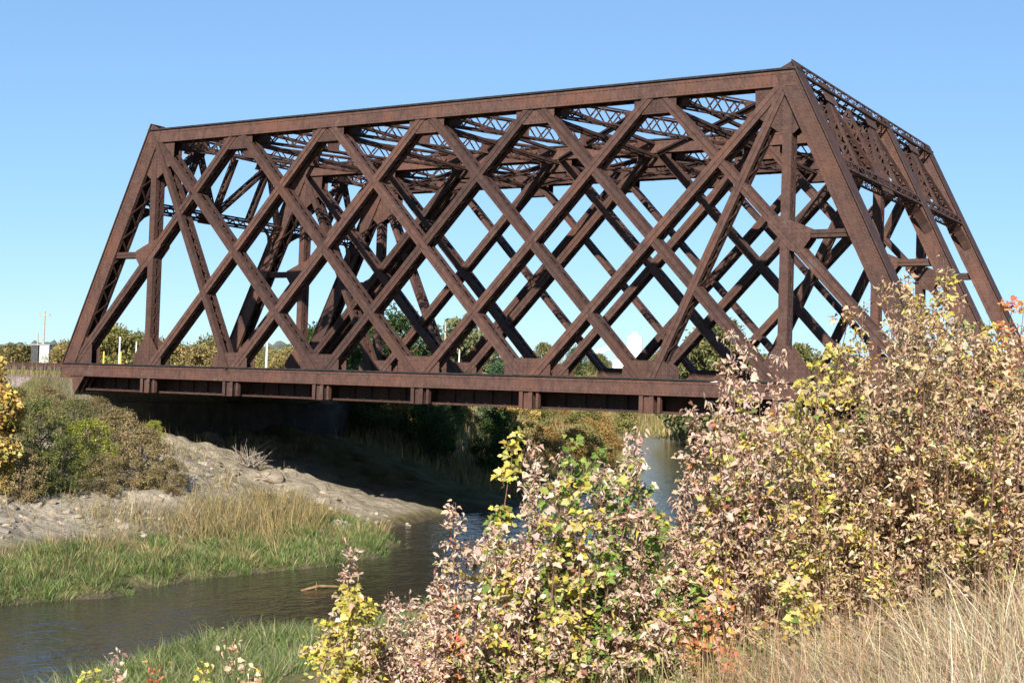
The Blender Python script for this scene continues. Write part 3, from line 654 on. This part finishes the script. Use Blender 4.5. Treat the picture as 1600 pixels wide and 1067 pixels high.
# --- grass and weeds as ground cover
def strip(n, y0, y1, e0, e1, left=True, pw=1.0):
    y = rng.uniform(y0, y1, n); e = e0+(e1-e0)*rng.random(n)**pw
    e = e+0.5*vnoise(y*0+3, y, 0.7)*(-1 if left else 0)
    return (xl(y)-e if left else xr(y)+e), y
x, y = strip(1500, -24, 0.8, 0.0, 3.1); kp = (vnoise(x, y, 0.45)+0.62+0.35*(1-(xl(y)-x)/3)) > rng.random(len(x))*0.9; x, y = x[kp], y[kp]
parts = [clumps(x, y, 34, 0.27, 0.27, 0.015, G_GREEN, 0.8, 0.28)]
x, y = strip(300, -24, 0.8, 0.3, 3.4); parts.append(clumps(x, y, 14, 0.2, 0.5, 0.012, G_TAN, 0.7))
stuff('bank_grass', 'bright green grass fringing the water below the rubble slope', 'grass', parts, M['grass'])
x, y = strip(7000, -13.5, -1, 2.4, 5.6); kp = rng.random(len(x)) < np.clip(2.6*vnoise(x+9, y, 0.5)+0.45, 0.04, 1)*np.clip(1.3-np.abs((xl(y)-x)-3.9)/1.7, 0.1, 1); x, y = x[kp], y[kp]
stuff('dry_weeds', 'tall tan dry weeds between the green grass and the rubble slope', 'weeds', [blades(x, y, 0.25+0.75*rng.random(len(x)), 0.014, palette(G_TAN+[(3, .20, .20, .07)], len(x), 0.3), 0.75, 0.6)], M['grass'])
x, y = strip(12000, -26, 12, 6, 18); kp = rng.random(len(x)) < np.clip((vnoise(x+31, y, 0.4)*1.8+0.10)+np.clip(-y-4, 0, 8)*0.05, 0.02, 1); x, y = x[kp], y[kp]
kp = ~((x > -0.5) & (x < 1.2) & (y > -1)); x, y = x[kp], y[kp]
stuff('slope_weeds', 'sparse tan weeds scattered over the rubble slope', 'weeds', [blades(x, y, 0.25+0.5*rng.random(len(x)), 0.02, palette(G_TAN+G_OLIVE, len(x), 0.25), 0.6, 0.5)], M['grass'])
x, y = strip(5200, -24, -1.5, 8.5, 19); kp = rng.random(len(x)) < np.clip(0.5+1.6*vnoise(x+5, y, 0.5), 0.1, 1); x, y = x[kp], y[kp]
stuff('shrub_weeds', 'tall brown and olive weeds growing between the shrubs above the rubble', 'weeds', [blades(x, y, 0.5+0.8*rng.random(len(x)), 0.018, palette(G_TAN+G_OLIVE+[(4, .20, .13, .08)], len(x), 0.3), 0.5, 0.4)], M['grass'])
x, y = strip(900, -24, -9, 0.25, 4.8, False); stuff('near_bank_grass', 'green grass at the water edge below the maple saplings', 'grass', [clumps(x, y, 40, 0.25, 0.36, 0.011, G_GREEN+[(2, .36, .30, .17)], 0.9, 0.25)], M['grass'])
pr = []
n = 16000; uu = rng.uniform(780, 1340, n); dd = rng.uniform(140, 260, n); pts = CAM+(_fw[None]*FPX+_rt[None]*(uu-800)[:, None]-_up[None]*(620-533.5))*(dd/FPX)[:, None]
pr.append(blades(pts[:, 0], pts[:, 1], 0.6+0.9*rng.random(n), 0.12, palette(G_OLIVE+G_TAN, n, 0.25), 0.4, 0.4))
for left in (True, False):
    x, y = strip(12000, 55, 125, 0.2, 30, left); pr.append(blades(x, y, 0.7+0.9*rng.random(len(x)), 0.09, palette(G_OLIVE+G_TAN, len(x), 0.25), 0.4, 0.4))
    x, y = strip(34000, 14, 120, 0.1, 16, left, 1.2); pr.append(blades(x, y, 0.3+0.6*rng.random(len(x)), 0.04, palette(G_OLIVE+G_TAN, len(x), 0.25), 0.4, 0.4))
stuff('far_bank_grass', 'olive and tan grass covering the river banks beyond the bridge', 'grass', pr, M['grass'])
n = 26000; uu = rng.uniform(-30, 520, n); dd = 62+130*rng.random(n)**1.4; pts = CAM+(_fw[None]*FPX+_rt[None]*(uu-800)[:, None]-_up[None]*(575-533.5))*(dd/FPX)[:, None]
x, y = pts[:, 0], pts[:, 1]; kp = (x < -2) & ((y > 19) | (y < -4)); x, y = x[kp], y[kp]
stuff('field_grass', 'tan dry grass of the field behind the marker posts', 'grass', [blades(x, y, 0.5+0.7*rng.random(len(x)), 0.07, palette(G_TAN+G_OLIVE, len(x), 0.22), 0.35, 0.4)], M['grass'])

# --- shrubs on the left bank
lb1 = crown_mesh('lb1', 2.2, 1.3, 95, 8500, [(4, .10, .13, .035), (3, .16, .17, .05), (2, .26, .22, .08)], 0.06, 0.02, 'bush', 'kite', 0.17)
lb2 = crown_mesh('lb2', 1.8, 1.2, 95, 8500, [(4, .32, .23, .12), (3, .26, .20, .09), (2, .22, .20, .07)], 0.06, 0.02, 'bush', 'kite', 0.17)
lb3 = crown_mesh('lb3', 2.0, 1.1, 95, 8500, [(4, .28, .30, .05), (3, .20, .24, .04), (2, .40, .36, .06)], 0.06, 0.05, 'bush', 'kite', 0.17)
def on_ground(u, v):
    """march the camera ray to the terrain"""
    d = np.arange(18, 90, 0.2); q = CAM[None]+(_fw*FPX+_rt*(u-800)-_up*(v-533.5))[None]*(d/FPX)[:, None]
    hit = q[:, 2] <= ground(q[:, 0], q[:, 1]); return float(d[np.argmax(hit)]) if hit.any() else 60.0
HG = {id(lb1): 2.2, id(lb2): 1.8, id(lb3): 2.0}
lbs = [(60, 725, 605, lb1, 'dark olive shrub below the ballast behind the golden maple'), (120, 705, 610, lb1, 'olive shrub below the bearing shoe'), (95, 768, 660, lb1, 'dark olive shrub with bare stems above the grey rubble'), (178, 735, 625, lb2, 'tan brown weedy shrub on the slope beside the abutment'),
 (135, 745, 640, lb3, 'bright yellow green shrub among the olive shrubs'), (218, 762, 655, lb2, 'tan brown shrub at the top of the rubble slope'), (30, 778, 690, lb2, 'brown weedy shrub below the golden maple'), (160, 775, 700, lb2, 'small brown shrub at the upper edge of the grey rubble'),
 (20, 680, 590, lb1, 'olive shrub beside the ballast shoulder'), (72, 660, 592, lb2, 'tan shrub on the ballast shoulder'), (150, 665, 612, lb2, 'low tan shrub in front of the bearing shoe'), (240, 690, 650, lb3, 'small green sapling on the gravel edge by the abutment shade'), (262, 770, 705, lb2, 'low tan shrub where the gravel meets the rubble'), (190, 690, 630, lb2, 'tan shrub against the lit end of the abutment'), (60, 770, 690, lb1, 'low olive shrub above the grey rubble')]
for i, (u, vb, vt, m_, lab) in enumerate(lbs):
    d = on_ground(u, vb); q = at(u, vb, d); plant('bank_shrub', lab, 'shrub', m_, (q[0], q[1], q[2]-0.05), i*1.1, (vb-vt)*d/FPX/HG[id(m_)]*0.86)
gm_ = crown_mesh('gold', 3.4, 0.95, 90, 9000, C_GOLD, 0.10, 0.05, 'bush', 'maple', 0.26)
d = on_ground(0, 775); q = at(-28, 775, d); plant('golden_maple', 'golden yellow maple standing above the grey rubble', 'tree', gm_, tuple(q), 0, 225*d/FPX/3.5)
# grey dead brush at the shadow line
br = MB(); c0 = Vector(gp(385, 735, 53))
for i in range(60):
    a = random.uniform(0, 6.28); l = random.uniform(0.6, 1.5); e = random.uniform(0.25, 1.0)
    d = Vector((math.cos(a)*math.cos(e), math.sin(a)*math.cos(e), math.sin(e)))*l; o_ = Vector((random.uniform(-.4, .4), random.uniform(-.3, .3), 0))
    br.tube([o_, o_+d*0.5+Vector((0, 0, .1)), o_+d+Vector((random.uniform(-.2, .2), random.uniform(-.2, .2), 0))], [0.016, 0.010, 0.004], 4)
o = obj('dead_brush', br.mesh('dead_brush', M['twig'])); o.location = c0; tag(o, 'grey leafless brush lying at the shade line under the bridge', 'brush')

# --- rocks on the rubble slope
import bmesh
rock_me = []
for k in range(6):
    bm = bmesh.new(); bmesh.ops.create_icosphere(bm, subdivisions=2, radius=0.5)
    sx, sy, sz = random.uniform(.8, 1.3), random.uniform(.6, 1.0), random.uniform(.35, .65)
    pl_ = [Vector((random.gauss(0, 1), random.gauss(0, 1), random.gauss(0, 1))).normalized() for _ in range(11)]
    for v in bm.verts:
        q = v.co.copy()
        for n_ in pl_:
            dd_ = q.dot(n_)
            if dd_ > 0.29: q -= n_*(dd_-0.29)
        v.co = Vector((q.x*sx, q.y*sy, q.z*sz))*1.25
    me = bpy.data.meshes.new('rock'); bm.to_mesh(me); bm.free(); me.materials.append(M['rock']); rock_me.append(me)
def rock(u, v, d, s, label, group, tilt=0.3):
    q = gp(u, v, d); o = obj('rock', rock_me[random.randrange(6)]); o.location = (q[0], q[1], q[2]-0.07*s); o.scale = (s,)*3
    o.rotation_euler = (random.uniform(-tilt, tilt), random.uniform(-tilt, tilt), random.uniform(0, 6)); tag(o, label, 'rock', group)
rock(428, 750, on_ground(428, 750), 1.1, 'largest pale boulder at the crest of the rubble by the shade', None)
for i in range(110):
    t_ = i/109; u = 300+330*t_+random.uniform(-25, 25); v = 700+120*t_**1.0+random.uniform(5, 60)*(1-0.6*t_)
    rock(u, v, on_ground(u, v), random.uniform(0.15, 0.6)*random.uniform(.5, 1.1), 'tan limestone rubble block on the slope below the bridge shadow', 'rubble blocks below the bridge shadow', 0.5)
for i in range(110):
    u = random.uniform(-10, 300); v = random.uniform(775, 840); rock(u, v, on_ground(u, v), random.uniform(0.12, 0.5)*random.uniform(.5, 1.1), 'grey rubble block on the bank below the olive shrubs', 'rubble blocks below the shrubs', 0.5)
for i in range(10):
    u = random.uniform(600, 680); v = random.uniform(812, 832); q = at(u, v, 48); dd_ = (WZ-CAM[2])/(q[2]-CAM[2])*48
    rock(u, v, dd_, random.uniform(0.1, 0.28), 'wet stone breaking the water at the grass point', 'stones in the shallows')
# driftwood
lg = MB(); a = at(470, 921, 1); 
def onw(u, v): q = at(u, v, 10); k_ = (WZ-CAM[2])/(q[2]-CAM[2])*10; return Vector(at(u, v, k_))
p0, p1 = onw(470, 922), onw(548, 918)
lg.tube([p0, p0.lerp(p1, .35)+Vector((0, 0, .08)), p0.lerp(p1, .7)+Vector((0, 0, .05)), p1], [0.015, .04, .03, .012], 7)
lg.tube([p0.lerp(p1, .3), p0.lerp(p1, .15)+Vector((0, .3, .16))], [0.03, .01], 5)
tag(obj('driftwood', lg.mesh('driftwood', M['log'], True)), 'wet orange brown driftwood branch lying in the river', 'log')

# ------------------------------------------------------------------ far structures
def cyl(mb, x, y, z0, z1, r0, r1=None, k=28): mb.tube([(x, y, z0), (x, y, z1)], [r0, r1 if r1 is not None else r0], k)
p = at(990, 585, 400); g = float(ground(p[0], p[1]))
t_ = thing('silo', 'tall white concrete silo seen through the lattice', 'silo', (p[0], p[1], g))
top = float(at(990, 528, 400)[2])-g
mb = MB(); cyl(mb, 0, 0, 0, top, 2.4); obj('wall', mb.mesh('wall', M['white'], False), t_)
mb = MB(); cyl(mb, 0, 0, top, top+0.9, 2.5, 1.0); cyl(mb, 0, 0, top+0.9, top+1.7, 0.9); obj('roof', mb.mesh('roof', M['white']), t_)
p2 = at(966, 583, 398); t_ = thing('storage_bin', 'short white bin standing beside the tall silo', 'silo', (p2[0], p2[1], g))
tp = float(at(966, 561, 398)[2])-g
mb = MB(); cyl(mb, 0, 0, 0, tp, 1.8); obj('wall', mb.mesh('wall', M['white']), t_); mb = MB(); cyl(mb, 0, 0, tp, tp+0.7, 1.85, 0.3); obj('roof', mb.mesh('roof', M['roof']), t_)
mb = MB(); a = Vector(at(900, 565, 395)); b2 = Vector(at(962, 541, 398))
for dz in (0, 1.0): mb.bar(a+Vector((0, 0, dz)), b2+Vector((0, 0, dz)), 0.25, 0.25, (0, 0, 1))
for q in range(10): mb.bar(a.lerp(b2, q/10), a.lerp(b2, (q+1)/10)+Vector((0, 0, 1.0)), 0.16, 0.16, (0, 1, 0))
for q in (.3, .7): e_ = a.lerp(b2, q); mb.bar(e_, Vector((e_.x, e_.y, g-1)), 0.3, 0.3, (1, 0, 0))
tag(obj('conveyor', mb.mesh('conveyor', M['galv'])), 'thin inclined conveyor rising to the white silo', 'conveyor')
t_ = thing('concrete_parapet', 'long low white parapet on the road beside the silo', 'wall', tuple(at(925, 585, 300)))
a = Vector(at(885, 583, 300)); b2 = Vector(at(962, 586, 300)); c_ = Vector(t_.location)
mb = MB(); mb.bar(a-c_, b2-c_, 0.5, 0.5, (0, 0, 1)); obj('rail', mb.mesh('rail', M['white']), t_)
for q in range(13):
    e_ = a.lerp(b2, q/12)-c_; mb = MB(); mb.box(e_.x-.16, e_.x+.16, e_.y-.16, e_.y+.16, e_.z-3.5, e_.z-0.26); obj('post', mb.mesh('post', M['white']), t_)
def pole(u, vt, vb, d, r, label, name='utility_pole', cat='pole', arm=True, m_='pole'):
    a = at(u, vb, d); g_ = min(float(ground(a[0], a[1])), float(a[2])); h_ = float(at(u, vt, d)[2])-g_
    t_ = thing(name, label, cat, (a[0], a[1], g_)); mb = MB(); cyl(mb, 0, 0, -0.2, h_, r, r*0.7, 10); obj('shaft', mb.mesh('shaft', M[m_]), t_)
    if arm:
        mb = MB(); mb.box(-0.9, 0.9, -0.06, 0.06, h_-0.5, h_-0.36)
        for q in (-.8, 0, .8): cyl(mb, q, 0, h_-0.36, h_-0.2, 0.05, 0.04, 8)
        obj('crossarm', mb.mesh('crossarm', M[m_]), t_)
pole(67, 486, 556, 150, 0.13, 'tall thin utility pole behind the grey cabinet'); pole(58, 520, 556, 152, 0.10, 'short pole beside the tall utility pole', arm=False)
pole(694, 504, 575, 150, 0.14, 'tall pale utility pole in front of the grey green tree', arm=False); pole(717, 546, 575, 155, 0.10, 'short pale post beside the tall pale utility pole', arm=False, m_='white')
pole(186, 526, 568, 75, 0.065, 'pale galvanised post beyond the first panel', 'fence_post', 'post', False, 'galv'); pole(212, 534, 568, 80, 0.06, 'thin galvanised post beside a thicker one', 'fence_post', 'post', False, 'galv')
pole(416, 534, 575, 78, 0.09, 'thick galvanised post beside the dark shrubs', 'fence_post', 'post', False, 'galv')
for u, lab in ((162, 'yellow marker post standing apart from the galvanised posts'), (188.5, 'short yellow marker post at the galvanised post foot')): pole(u, 549, 562, 74, 0.055, lab, 'marker_post', 'post', False, 'yellow')
for u0, u1, m_, lab, cat in ((51, 62, 'blackbox', 'black equipment cabinet beside the utility pole', 'cabinet'), (64, 79, 'greybox', 'light grey equipment cabinet beside the utility pole', 'cabinet')):
    a = at((u0+u1)/2, 553, 140); g_ = float(ground(a[0], a[1])); hw = (u1-u0)/FPX*140/2; zt = float(at(u0, 539, 140)[2])-g_
    t_ = thing('equipment_cabinet', lab, cat, (a[0], a[1], g_), 0.55)
    mb = MB(); mb.box(-hw, hw, -0.5, 0.5, 0.15, zt); obj('housing', mb.mesh('housing', M[m_]), t_)
    mb = MB(); mb.box(-hw-0.08, hw+0.08, -0.6, 0.6, zt, zt+0.08); obj('roof', mb.mesh('roof', M['roof']), t_)
    for q in (-1, 1): mb = MB(); mb.box(q*hw*0.8-0.06, q*hw*0.8+0.06, -0.4, 0.4, -0.3, 0.15); obj('leg', mb.mesh('leg', M['galv']), t_)
# wooded hills on the horizon, distance haze greyed into their colour
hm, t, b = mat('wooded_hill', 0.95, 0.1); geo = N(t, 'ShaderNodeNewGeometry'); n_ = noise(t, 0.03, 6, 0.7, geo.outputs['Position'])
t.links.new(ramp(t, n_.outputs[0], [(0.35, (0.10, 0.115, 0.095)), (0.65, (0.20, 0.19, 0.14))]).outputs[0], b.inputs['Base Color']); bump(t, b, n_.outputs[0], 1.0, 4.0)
us = np.linspace(-500, 2100, 420); Vh = []; 
for k, (dist, hgt) in enumerate(((900, 0), (1000, 1), (1150, 1), (1500, 0))):
    for u in us:
        p = at(u, 575, dist); r_ = 40*(0.62+0.4*vnoise(u, 5, 0.006)+0.25*vnoise(u, 9, 0.05)+0.16*vnoise(u, 2, 0.35))*(1 if k == 1 else 1.15)
        Vh.append((p[0], p[1], 2+(r_ if hgt else -6)))
nu = len(us); q = (np.arange(3)[:, None]*nu+np.arange(nu-1)[None]).ravel()
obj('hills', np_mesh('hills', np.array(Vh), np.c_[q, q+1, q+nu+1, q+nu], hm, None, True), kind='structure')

# ------------------------------------------------------------------ foreground saplings
PINK = [(5, .62, .44, .325), (4, .52, .345, .24), (4, .69, .54, .41), (1, .28, .13, .085)]
TANL = [(5, .57, .41, .245), (4, .47, .32, .175), (4, .65, .50, .33), (1.2, .24, .12, .06), (.4, .60, .48, .10)]
YEL = [(5, .52, .42, .08), (3, .58, .49, .18), (2, .38, .37, .08)]
GRN = [(5, .16, .24, .05), (4, .24, .31, .07), (2, .36, .38, .10)]
ORA = [(4, .62, .27, .10), (2, .58, .17, .09), (2, .62, .38, .10)]
SIL_U = [500, 520, 548, 575, 610, 650, 690, 705, 730, 770, 800, 830, 860, 905, 945, 985, 1005, 1025, 1060, 1085, 1120, 1160, 1200, 1245, 1285, 1330, 1375, 1420, 1445, 1475, 1505, 1545, 1585, 1640]
SIL_V = [1010, 930, 885, 930, 945, 930, 860, 830, 890, 810, 760, 715, 740, 705, 725, 680, 700, 770, 790, 690, 600, 560, 615, 600, 560, 490, 450, 440, 490, 425, 490, 510, 500, 510]
def shoot(base, tip, nl, cols, big=0.1, rad=0.15, lsz=0.085, prt=None, stems=None, dry=True, r0=0.011, start=0.25, mixp=None):
    base = Vector(base); tip = Vector(tip); L = (tip-base).length; lsz = lsz*0.56
    mid = base.lerp(tip, 0.5)+Vector((random.uniform(-1, 1), random.uniform(-1, 1), 0.3))*0.10*L
    bez = lambda s: base*(1-s)**2+mid*2*s*(1-s)+tip*s*s
    stems.tube([bez(q) for q in (0, .25, .5, .75, 1)], [r0, r0*.85, r0*.65, r0*.45, r0*.2], 5)
    cen = []; nt_ = max(3, int(L*5))
    for i in range(nt_):   # side twigs carry the leaves
        s = start+(1-start)*(i+random.random())/nt_; c0 = bez(min(s, 1)); a = random.uniform(0, 6.28)
        ln = rad*(1.25-s)*random.uniform(0.8, 2.2); d = Vector((math.cos(a), math.sin(a), random.uniform(0.2, 1.1)))*ln
        stems.tube([c0, c0+d*0.6, c0+d], [r0*.35, r0*.25, r0*.12], 3); cen.append((c0, d))
    n = nl; s = start+(1-start)*rng.random(n)
    k = rng.integers(0, len(cen), n); tw = rng.random(n) < 0.78; q = rng.random(n)**0.6
    c0 = np.array([tuple(c[0]) for c in cen])[k]; dd_ = np.array([tuple(c[1]) for c in cen])[k]
    sp_ = np.array([tuple(bez(v)) for v in s])
    org = np.where(tw[:, None], c0+dd_*q[:, None], sp_)+rng.standard_normal((n, 3))*0.022
    th = rng.random(n)*6.283; ax = np.c_[np.cos(th), np.sin(th), rng.uniform(-0.8, 0.35, n)]
    org += ax*0.03
    colr = palette(cols, n, 0.16)
    if mixp is not None:
        mk = rng.random(n) < 0.6
        for w_, pc_ in mixp: mk2 = mk & (rng.random(n) < w_/sum(q_[0] for q_ in mixp)); colr[mk2] = palette(pc_, int(mk2.sum()), 0.16)
    bigm = rng.random(n) < big
    if (~bigm).any(): m_ = ~bigm; prt.append(leaves(org[m_], ax[m_], lsz*(0.35+1.1*rng.random(m_.sum())**1.3), colr[m_], CURL, CURL_F, 1.5 if dry else .6, 1.1 if dry else .4, 0.3))
    if bigm.any(): prt.append(leaves(org[bigm], ax[bigm], lsz*1.55*(0.6+0.6*rng.random(bigm.sum())), colr[bigm], MAPLE, MAPLE_F, 0.6, 0.35, 0.6))
def sil(u): return float(np.interp(u, SIL_U, SIL_V))
# label, u range, depth range, shoots, palettes by weight, leaf size, explicit tips (u, v, depth, palette)
SAP = [
 ('slender maple sapling with yellow lower leaves at the river edge', 515, 580, (10.5, 11.5), 7, [(3, PINK), (4, YEL)], .075, [(550, 852, 11, PINK), (543, 930, 11, YEL), (570, 930, 11, YEL)]),
 ('bare-looking sapling with dried pink leaves beside the yellow-leaved one', 580, 660, (10.5, 12), 8, [(5, PINK)], .07, [(606, 925, 11.4, PINK), (640, 930, 11.6, PINK)]),
 ('sapling with a few orange and red leaves over the water', 660, 745, (10, 12), 14, [(7, PINK), (1, ORA), (1, YEL)], .075, [(712, 785, 11, PINK), (690, 940, 10.4, PINK), (735, 840, 11.4, PINK)]),
 ('pink dry-leaved sapling with a yellow green tip', 745, 850, (9.8, 12.5), 24, [(8, PINK), (1.5, GRN), (1.6, YEL)], .08, [(806, 672, 11, YEL), (832, 692, 11.2, PINK), (838, 720, 11, PINK), (780, 800, 11, GRN)]),
 ('leafy green and pink sapling with upright green sprigs', 850, 960, (9.5, 12), 28, [(8, PINK), (2, GRN), (1.2, YEL)], .08, [(900, 690, 10.8, GRN), (882, 715, 11, PINK), (930, 705, 10.6, GRN), (945, 715, 11, PINK)]),
 ('green stemmed sapling with a bare grey trunk in front of the river bend', 960, 1050, (9.5, 12), 24, [(7, PINK), (2.6, GRN), (1.2, YEL)], .082, [(1000, 660, 11, PINK), (985, 690, 11, PINK), (965, 730, 10.4, GRN)]),
 ('pink dry-leaved sapling below the river bend', 1050, 1120, (9.5, 12), 20, [(8, PINK), (.5, ORA), (2, YEL), (1, GRN)], .08, [(1082, 630, 11, PINK), (1092, 660, 11, PINK)]),
 ('pink and orange leaved sapling covering the end of the bottom chord', 1100, 1230, (9.3, 12), 34, [(9, PINK), (.5, ORA), (1.8, YEL), (.7, GRN)], .08, [(1140, 520, 11, PINK), (1165, 520, 11.3, PINK), (1130, 560, 11, PINK), (1215, 560, 11.4, PINK)]),
 ('yellow patched maple thicket below the hanger', 1210, 1340, (9.0, 11.5), 46, [(7, TANL), (3, YEL), (.8, GRN)], .068, [(1290, 545, 11, YEL), (1330, 478, 11.2, TANL), (1255, 590, 10.6, YEL)]),
 ('tallest tan leaved maple with a yellow green sprig before the end posts', 1320, 1440, (9.0, 11.5), 52, [(9, TANL), (.9, YEL), (1.5, PINK)], .065, [(1422, 418, 10.8, TANL), (1428, 452, 10.8, YEL), (1380, 440, 11, TANL), (1350, 470, 11, TANL), (1400, 455, 11, TANL)]),
 ('tan leaved maple with a pointed crown before the far end posts', 1430, 1530, (8.8, 11.2), 46, [(10, TANL), (1, YEL), (.6, GRN)], .065, [(1474, 405, 10.8, TANL), (1482, 440, 10.8, YEL), (1500, 470, 10.8, TANL)]),
 ('tan and red tipped maple past the end of the bridge', 1520, 1660, (8.6, 11), 50, [(10, TANL), (1, YEL), (.25, ORA), (.6, GRN)], .066, [(1583, 468, 10.5, ORA), (1545, 500, 10.5, YEL), (1600, 480, 10.5, TANL)]),
]
def pick(pal):
    k = rng.choice(len(pal), p=np.array([q[0] for q in pal], float)/sum(q[0] for q in pal)); return pal[k][1]
for (lab, u0, u1, (d0, d1), ns, pal, lsz, tips) in SAP:
    stems = MB(); prt = []; uc = (u0+u1)/2; dc = (d0+d1)/2
    bx, by, bz = gp(uc, 800, dc); root = thing('maple_sapling', lab, 'sapling', (bx, by, bz))
    def base_for(tp):
        x_ = bx+(tp[0]-bx)*0.72+random.uniform(-.15, .15); y_ = by+(tp[1]-by)*0.72+random.uniform(-.15, .15)
        return (x_, y_, float(ground(x_, y_))-0.05)
    for (u, v, d, pc) in tips:
        tp = at(u, v, d); shoot(base_for(tp), tp, 330, pc, 0.5 if pc in (YEL, GRN, ORA) else 0.06, 0.085, lsz, prt, stems, pc in (PINK, TANL), 0.012, 0.35)
    right = uc > 1210
    for i in range(ns):
        u = random.uniform(u0-8, u1+8); sv = sil(u); v = sv+10+(1075-sv)*random.random()**(1.25 if not right else 1.1)*0.9; d = random.uniform(d0, d1)
        if uc > 1340 and v > 860: v = random.uniform(sv+15, 860)
        tp = at(u, v, d); pc = pick(pal)
        shoot(base_for(tp), tp, 540 if right else 440, pc, 0.30 if pc in (YEL, GRN, ORA) else 0.05, 0.17, lsz, prt, stems, pc in (PINK, TANL), 0.011, 0.2, pal)
    off = np.array([bx, by, bz])
    V, F, C = join(prt); obj('foliage', np_mesh('foliage', V-off, F, M['leaf'], C), root, kind='stuff')
    stems.v = [(p_[0]-bx, p_[1]-by, p_[2]-bz) for p_ in stems.v]; obj('stems', stems.mesh('stems', M['stem']), root)
# small sprigs at the lower left
for i, (u, v, d, pc, lab) in enumerate([(183, 1018, 12, PINK, 'brown leaved sprig with a yellow leaf beside the grass tip'), (240, 1035, 11.5, ORA, 'sprig with a single coral red leaf'), (360, 985, 11.5, TANL, 'tallest tan leaved sprig before the green grass'), (322, 1035, 11, YEL, 'golden leaved sprig before the green grass'), (390, 1040, 11, TANL, 'low tan and gold sprig beside the tallest sprig'), (140, 1050, 11.8, YEL, 'yellow leaved sprig at the water edge')]):
    tp = at(u, v, d); x_, y_ = tp[0]+0.1, tp[1]; g_ = float(ground(x_, y_)); g_ = max(g_, tp[2]-1.6)
    root = thing('maple_sprig', lab, 'sapling', (x_, y_, float(ground(x_, y_)))); st_ = MB(); pr_ = []
    shoot((x_, y_, float(ground(x_, y_))-0.05), tp, 46 if pc is not YEL else 60, pc, 0.35, 0.10, 0.075, pr_, st_, True, 0.008, 0.72)
    off = np.array([x_, y_, float(ground(x_, y_))]); V, F, C = join(pr_)
    obj('foliage', np_mesh('foliage', V-off, F, M['leaf'], C), root, kind='stuff'); st_.v = [tuple(np.array(q)-off) for q in st_.v]; obj('stems', st_.mesh('stems', M['stem']), root)

# --- dry grass in the right foreground
n = 52000; uu = rng.uniform(980, 1720, n); dd = rng.uniform(4.9, 9.5, n); kp = rng.random(n) < np.clip((uu-1090)/380, 0.03, 1); uu, dd = uu[kp], dd[kp]
pts = CAM+(_fw[None]*FPX+_rt[None]*(uu-800)[:, None]-_up[None]*(1000-533.5))*(dd/FPX)[:, None]
x, y = pts[:, 0], pts[:, 1]
hh = (0.3+0.6*rng.random(len(x)))*np.clip(0.55+(uu-1100)/700, 0.5, 1.2)*(0.5+1.0*(vnoise(x, y, 1.3)+0.5))
stuff('dry_grass', 'pale straw coloured dry grass in front of the tan maples', 'grass', [blades(x, y, hh, 0.007, palette(G_STRAW, len(x), 0.22)*(0.75+0.6*(vnoise(x, y, 1.1)+0.5))[:, None], 1.15, 1.0)], M['grass'])
n = 1500; uu = rng.uniform(1100, 1700, n); dd = rng.uniform(6.0, 10.5, n); pts = CAM+(_fw[None]*FPX+_rt[None]*(uu-800)[:, None]-_up[None]*(900-533.5))*(dd/FPX)[:, None]
stuff('weed_stalks', 'thin reddish brown weed stalks standing among the dry grass', 'weeds', [blades(pts[:, 0], pts[:, 1], 0.5+0.6*rng.random(n), 0.005, palette([(3, .34, .18, .10), (2, .45, .31, .18)], n), 0.3, 0.3)], M['grass'])
n = 9000; uu = rng.uniform(450, 1300, n); dd = rng.uniform(8.5, 14, n); pts = CAM+(_fw[None]*FPX+_rt[None]*(uu-800)[:, None]-_up[None]*(1000-533.5))*(dd/FPX)[:, None]
stuff('undergrowth', 'mixed brown and green grass growing under the saplings', 'grass', [blades(pts[:, 0], pts[:, 1], 0.3+0.5*rng.random(n), 0.009, palette(G_TAN+G_GREEN, n), 0.6, 0.5)], M['grass'])
